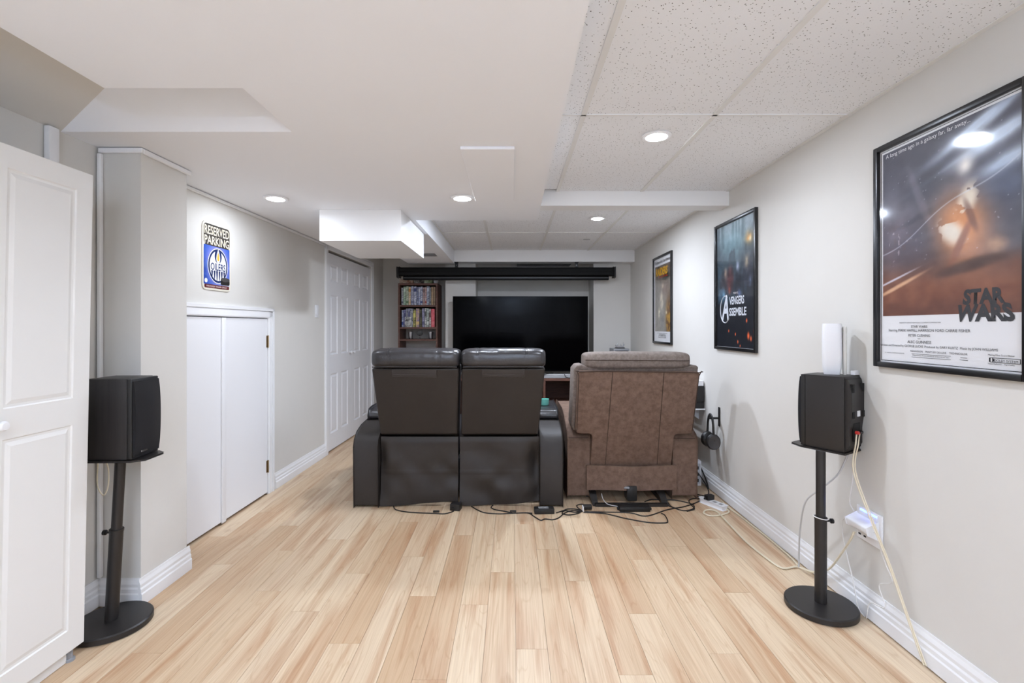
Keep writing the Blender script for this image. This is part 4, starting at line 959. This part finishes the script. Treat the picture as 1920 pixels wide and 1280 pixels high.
obj('blue_field', art_mesh(sw_-.024, .242, 60, 60, art_blue, M @ Matrix.Translation((.012, .034, .0054))), attr_mat('sign_print', .4), sg)
b = new()
add_text(b, 'RESERVED', sw_/2, .343, wd=.25, h=.055, c=.006, M=M, bold=.015); add_text(b, 'PARKING', sw_/2, .282, wd=.25, h=.053, c=.006, M=M, bold=.015)
obj('lettering', b, mat('sign_letter', (240,226,200), .5), sg, smooth=False)
ex, ey = .152, .155
NAVY = mat('emblem_navy', (22,42,92), .4); WHT = mat('emblem_white', (240,240,244), .4); ORG = mat('emblem_orange', (232,178,60), .4)
em = obj('emblem_ring', prism(new(), ell(ex, ey, .103, .112), .0058, .0062, 'z', M), WHT, sg)
obj('emblem_navy_ring', prism(new(), ell(ex, ey, .098, .107), .0063, .0066, 'z', M), NAVY, em)
obj('emblem_disc', prism(new(), ell(ex, ey, .085, .094), .0067, .0070, 'z', M), WHT, em)
drop = lambda s, cy: [(ex+s*.036*math.sin(t)*(math.sin(t/2))**1.2, cy+s*.062*math.cos(t)) for t in [2*math.pi*k/30 for k in range(30)]]
obj('emblem_drop_surround', prism(new(), ell(ex, ey+.062, .036, .046), .0071, .0073, 'z', M), NAVY, em)
obj('emblem_drop', prism(new(), drop(.74, ey+.062), .0074, .0076, 'z', M), WHT, em); obj('emblem_drop_core', prism(new(), drop(.45, ey+.060), .0077, .0079, 'z', M), ORG, em)
b = new(); add_text(b, 'OILERS', ex, ey-.030, wd=.150, h=.046, c=.0076, M=M, bold=.015)
for k in range(6):
    x_ = ex-.062+.0248*k; e_ = .046+.020*(1-((k-2.5)/2.5)**2)
    prism(b, [(x_-.009,ey-.032),(x_+.009,ey-.032),(x_+.004,ey-.030-e_*.85),(x_-.002,ey-.030-e_)], .0074, .0076, 'z', M)
obj('emblem_lettering', b, NAVY, em, smooth=False)
obj('puck_side', prism(new(), rrect(.178, .272, .040, .076, .012), .0080, .0083, 'z', M), mat('puck_black', (30,28,28), .5), sg)
obj('puck_top', prism(new(), ell(.225, .074, .047, .014), .0084, .0086, 'z', M), mat('puck_top', (70,68,68), .5), sg)
obj('small_badge', prism(new(), ell(.034, .056, .014, .014, 20), .0056, .0059, 'z', M), WHT, sg)
obj('footer', prism(new(), rrect(.018, sw_-.018, .012, .034, .008), .0058, .0061, 'z', M), mat('sign_red', (96,30,34), .45), sg)
b = new(); add_text(b, 'HOCKEY FANS ONLY', sw_/2, .018, wd=.21, h=.010, c=.0065, M=M, bold=.02); obj('lettering', b, mat('sign_pale', (226,206,200), .5), sg, smooth=False)

# ---------------------------------------------------------------- cables and adapters
def cable(label, pts, r, m, name='cable', flat=1.0, grp=None):
    return tag(obj(name, tube(new(), pts, r, 6, True, 6, flat), m), label, 'cable', grp)
br = thing('power_adapter', 'black power adapter with white label behind the loveseat arm', 'power adapter', fl(1020, 960, 0))
Mb = Matrix.Translation(fl(1020, 961, 0)) @ Matrix.Rotation(math.radians(4), 4, 'Z')
obj('case', bx(-.068, .068, -.03, .03, .0005, .036, .005, 2, Mb), BLACK, br); obj('rating_label', bx(-.038, .03, -.018, .02, .0362, .0366, 0, 1, Mb), mat('label_grey', (190,190,190), .5, rgb2=(70,70,70), vscale=40, stretch=(1,4,1)), br, smooth=False)
br = thing('power_adapter', 'long black power supply under the brown recliner', 'power adapter', fl(1189, 958, 0))
Mb = Matrix.Translation(fl(1189, 957, 0))
obj('case', bx(-.105, .105, -.028, .028, .0005, .034, .005, 2, Mb), BLACK, br); obj('end_tab', bx(-.118, -.1055, -.012, .012, .008, .024, .002, 1, Mb), BLACK, br); obj('end_tab', bx(.1055, .118, -.012, .012, .008, .024, .002, 1, Mb), BLACK, br)
br = thing('junction_box', 'small black junction box on floor between loveseat skirts', 'junction box', fl(855, 956, 0))
Mb = Matrix.Translation(fl(855, 955, 0)) @ Matrix.Rotation(math.radians(-12), 4, 'Z')
obj('case', bx(-.035, .035, -.03, .03, .0005, .046, .004, 2, Mb), BLACK, br); obj('button', lathe(new(), [(0,0),(.006,0),(.005,.003),(0,.003)], seg=12, M=Mb @ Matrix.Translation((-.01,-.0302,.026)) @ Matrix.Rotation(math.pi/2, 4, 'X')), DARK, br)
def blk(label, px): return cable(label, [fl(*q) for q in px], .0038, BLKC)
blk('black cable from loveseat skirt to the small junction box', [(738,949),(742,955),(760,959),(785,961),(812,962),(832,963),(845,960),(851,957.5)])
blk('black cable running from loveseat skirt toward the adapter', [(884,949),(896,956),(910,961),(935,963),(957,962),(985,961),(998,962)])
blk('black cable looping out under loveseat right seat', [(924,947),(921,951),(928,955),(945,958),(960,961)])
blk('black cable bowing across floor in front of labelled adapter', [(978,961),(992,962),(1003,969),(1014,975),(1022,972.5),(1036,974),(1048,970),(1058,962),(1072,957),(1088,958)])
blk('black cable twisted between adapter and white tie', [(1043,961),(1056,957),(1064,954),(1078,954),(1090,957),(1084,962),(1066,965),(1054,962),(1060,957),(1078,960),(1094,958)])
blk('black cable loop standing beside the white tie', [(1091,957),(1083,951),(1082,947),(1092,945),(1100,949),(1096,953)])
blk('black cable sagging across floor below the recliner', [(1094,960),(1130,962),(1150,966),(1175,972),(1215,979),(1245,980),(1252,977),(1247,966),(1240,962)])
blk('black cable running from white tie to the plug pile', [(1096,959),(1130,959.5),(1180,961),(1205,967),(1222,965),(1245,957),(1262,953),(1280,950),(1300,944),(1318,936)])
blk('black cable coiled loosely under recliner arm', [(1209,940),(1222,936),(1240,937),(1252,942),(1260,950),(1282,957),(1300,953),(1298,945),(1270,938),(1248,937),(1240,941),(1256,949),(1270,953)])
blk('black cable between recliner and power strip', [(1288,958),(1302,954),(1296,946),(1292,938),(1304,934),(1322,938),(1338,944),(1348,949)])
for lab, (x, y) in (('small inline connector on cable behind loveseat left seat', (818,962.5)), ('small inline connector on cable behind loveseat right seat', (962,962.3))):
    q = fl(x, y, 0); M = Matrix.Translation(q)
    tag(obj('cable_connector', bx(-.022, .022, -.008, .008, .0085, .021, .004, 2, M), BLACK), lab, 'connector')
q = fl(1096, 959, 0)
tag(obj('adapter_brick', bx(q[0]-.005, q[0]+.055, q[1]+.012, q[1]+.05, .0085, .036, .006, 2), BLACK), 'small black brick beside the white tie on the floor', 'power adapter')
tag(obj('velcro_tie', bx(q[0]-.016, q[0]-.009, q[1]-.03, q[1]+.012, .009, .042, .002, 1), WHITEP), 'white cable tie standing up around black cables', 'cable tie')
cable('thin grey wire curving under the brown recliner base', [dp(1128,925,3.50), dp(1131,936,3.47), dp(1140,945,3.43), dp(1158,949,3.39)], .0028, GREYC)
# power strip and plugs beside recliner
st = thing('power_strip', 'white power strip on floor beside the brown recliner', 'power strip', fl(1338, 946, 0))
Mb = Matrix.Translation(fl(1337, 948, 0)) @ Matrix.Rotation(math.radians(118), 4, 'Z')
obj('housing', bev(prism(new(), [(-.10,-.026),(.085,-.026),(.11,-.012),(.11,.012),(.085,.026),(-.10,.026)], .0005, .032, 'z', Mb), .006, 2), WHITEP, st)
for k in range(3): obj('socket', bx(-.08+.05*k, -.052+.05*k, -.012, .012, .0322, .0328, 0, 1, Mb), mat('socket_grey', (150,150,150), .5), st, smooth=False)
def plug(lab, x, y, z, sz, m, rot):
    q = fl(x, y, z); M = Matrix.Translation((q[0], q[1], z)) @ Matrix.Rotation(math.radians(rot), 4, 'Z')
    t = thing('plug', lab, 'plug', (q[0], q[1], z), 'plugs beside the recliner')
    obj('body', bx(-sz[0], sz[0], -sz[1], sz[1], 0, sz[2], .005, 2, M), m, t); obj('strain_relief', bx(-sz[0]-.018, -sz[0]-.0005, -.006, .006, .006, .018, .003, 1, M), m, t)
plug('black wall plug lying on the white power strip', 1330, 936, .0335, (.03,.02,.034), BLACK, 20)
tw = thing('surge_tower', 'white and black surge adapter standing against baseboard', 'surge protector', (1.475, 3.98, 0))
obj('body', bx(1.435, 1.515, 3.90, 4.02, .0005, .20, .008, 2), WHITEP, tw)
obj('front_panel', bx(1.445, 1.505, 3.894, 3.8995, .02, .18, .003, 1), mat('tower_grey', (196,198,202), .5), tw)
for k in range(3): obj('socket', bx(1.462, 1.488, 3.8885, 3.8935, .035+.05*k, .06+.05*k), BLACK, tw, smooth=False)
for k, (zz, pts) in enumerate(((.165, [(1.475,3.884,.165),(1.45,3.84,.15),(1.42,3.78,.06),(1.40,3.72,.006),(1.44,3.66,.005)]), (.115, [(1.475,3.884,.115),(1.48,3.84,.10),(1.505,3.77,.04),(1.49,3.70,.006),(1.42,3.64,.005)]), (.07, [(1.475,3.884,.06),(1.44,3.85,.05),(1.405,3.80,.006),(1.39,3.66,.005),(1.43,3.60,.005)]))):
    cable(['black cable arching from top socket of the surge adapter','black cable arching from middle socket of surge adapter','black cable from the lowest socket of surge adapter'][k], pts, .0042, BLKC)
cable('thick black cable running down wall beside surge adapter', [(1.545,4.06,.14),(1.542,4.00,.13),(1.538,3.93,.10),(1.535,3.86,.06),(1.53,3.80,.012)], .006, BLKC)
# cream extension cord
px = [(1354,953),(1364,955),(1366,960),(1356,964),(1335,967),(1320,962),(1324,956),(1340,957),(1352,966),(1370,985),(1400,1016),(1440,1048),(1468,1065)]
pts = [fl(*q, .006) for q in px]+[(1.503,2.575,.006),(1.528,2.47,.03),(1.532,2.36,.10),(1.534,2.27,.22),(1.534,2.21,.31),(1.535,2.19,.352)]
cable('flat cream extension cord looping across floor to the wall outlet', pts, .0062, CREAMC, 'extension_cord', .75)
cable('cream cord following the baseboard of the poster wall', [fl(*q, .005) for q in ((1352,938),(1364,950),(1385,965),(1412,986),(1440,1008),(1466,1030),(1484,1046),(1496,1060))], .0045, CREAMC)
RB = MR @ Vector((-.118, .016, .085))
cable('cream speaker wire running from black speaker down to baseboard', [RB, (1.50,2.13,.76), (1.497,2.14,.64), (1.505,2.06,.48), (1.523,1.98,.32), (1.535,1.90,.15), (1.541,1.825,.006)], .0032, CREAMC)
cable('second cream speaker wire beside the first, down to baseboard', [MR @ Vector((-.118, -.016, .085)), (1.508,2.125,.76), (1.503,2.135,.64), (1.511,2.05,.47), (1.527,1.97,.31), (1.538,1.895,.15), (1.545,1.82,.006)], .0026, CREAMC)
cable('grey cable arching from speaker behind the stand pole', [(1.515,2.19,.72), (1.50,2.24,.60), (1.478,2.33,.50), (1.47,2.44,.40), (1.49,2.52,.25), (1.506,2.56,.10), (1.508,2.565,.008)], .0042, GREYC)
cable('thin white wire zigzagging from speaker to baseboard', [(1.52,2.17,.72), (1.535,2.20,.58), (1.55,2.24,.47), (1.552,2.21,.42), (1.55,2.29,.36), (1.548,2.27,.25), (1.535,2.20,.14), (1.535,2.165,.03), (1.54,2.13,.006)], .0022, WHITEC)
cable('white usb wire curling from outlet down to baseboard', [(1.535,2.07,.40), (1.52,2.04,.41), (1.52,2.015,.395), (1.535,2.03,.34), (1.55,2.02,.28), (1.55,1.99,.23), (1.55,2.06,.18), (1.545,2.02,.11), (1.535,2.09,.09), (1.535,2.11,.03), (1.54,2.12,.006)], .0022, WHITEC)
cable('white router cable bending over the speaker back edge', [MR @ Vector((-.085,-.074,.345)), MR @ Vector((-.10,-.085,.352)), MR @ Vector((-.128,-.085,.335)), MR @ Vector((-.135,-.07,.30)), (1.56,2.19,.9), (1.552,2.20,.75)], .0025, WHITEC)
cable('cream speaker wire hanging in a loop behind the cabinet', [(-1.775,2.10,.76), (-1.80,2.12,.66), (-1.80,2.12,.58), (-1.775,2.12,.54), (-1.755,2.12,.58), (-1.755,2.12,.66), (-1.765,2.10,.726)], .0028, CREAMC)
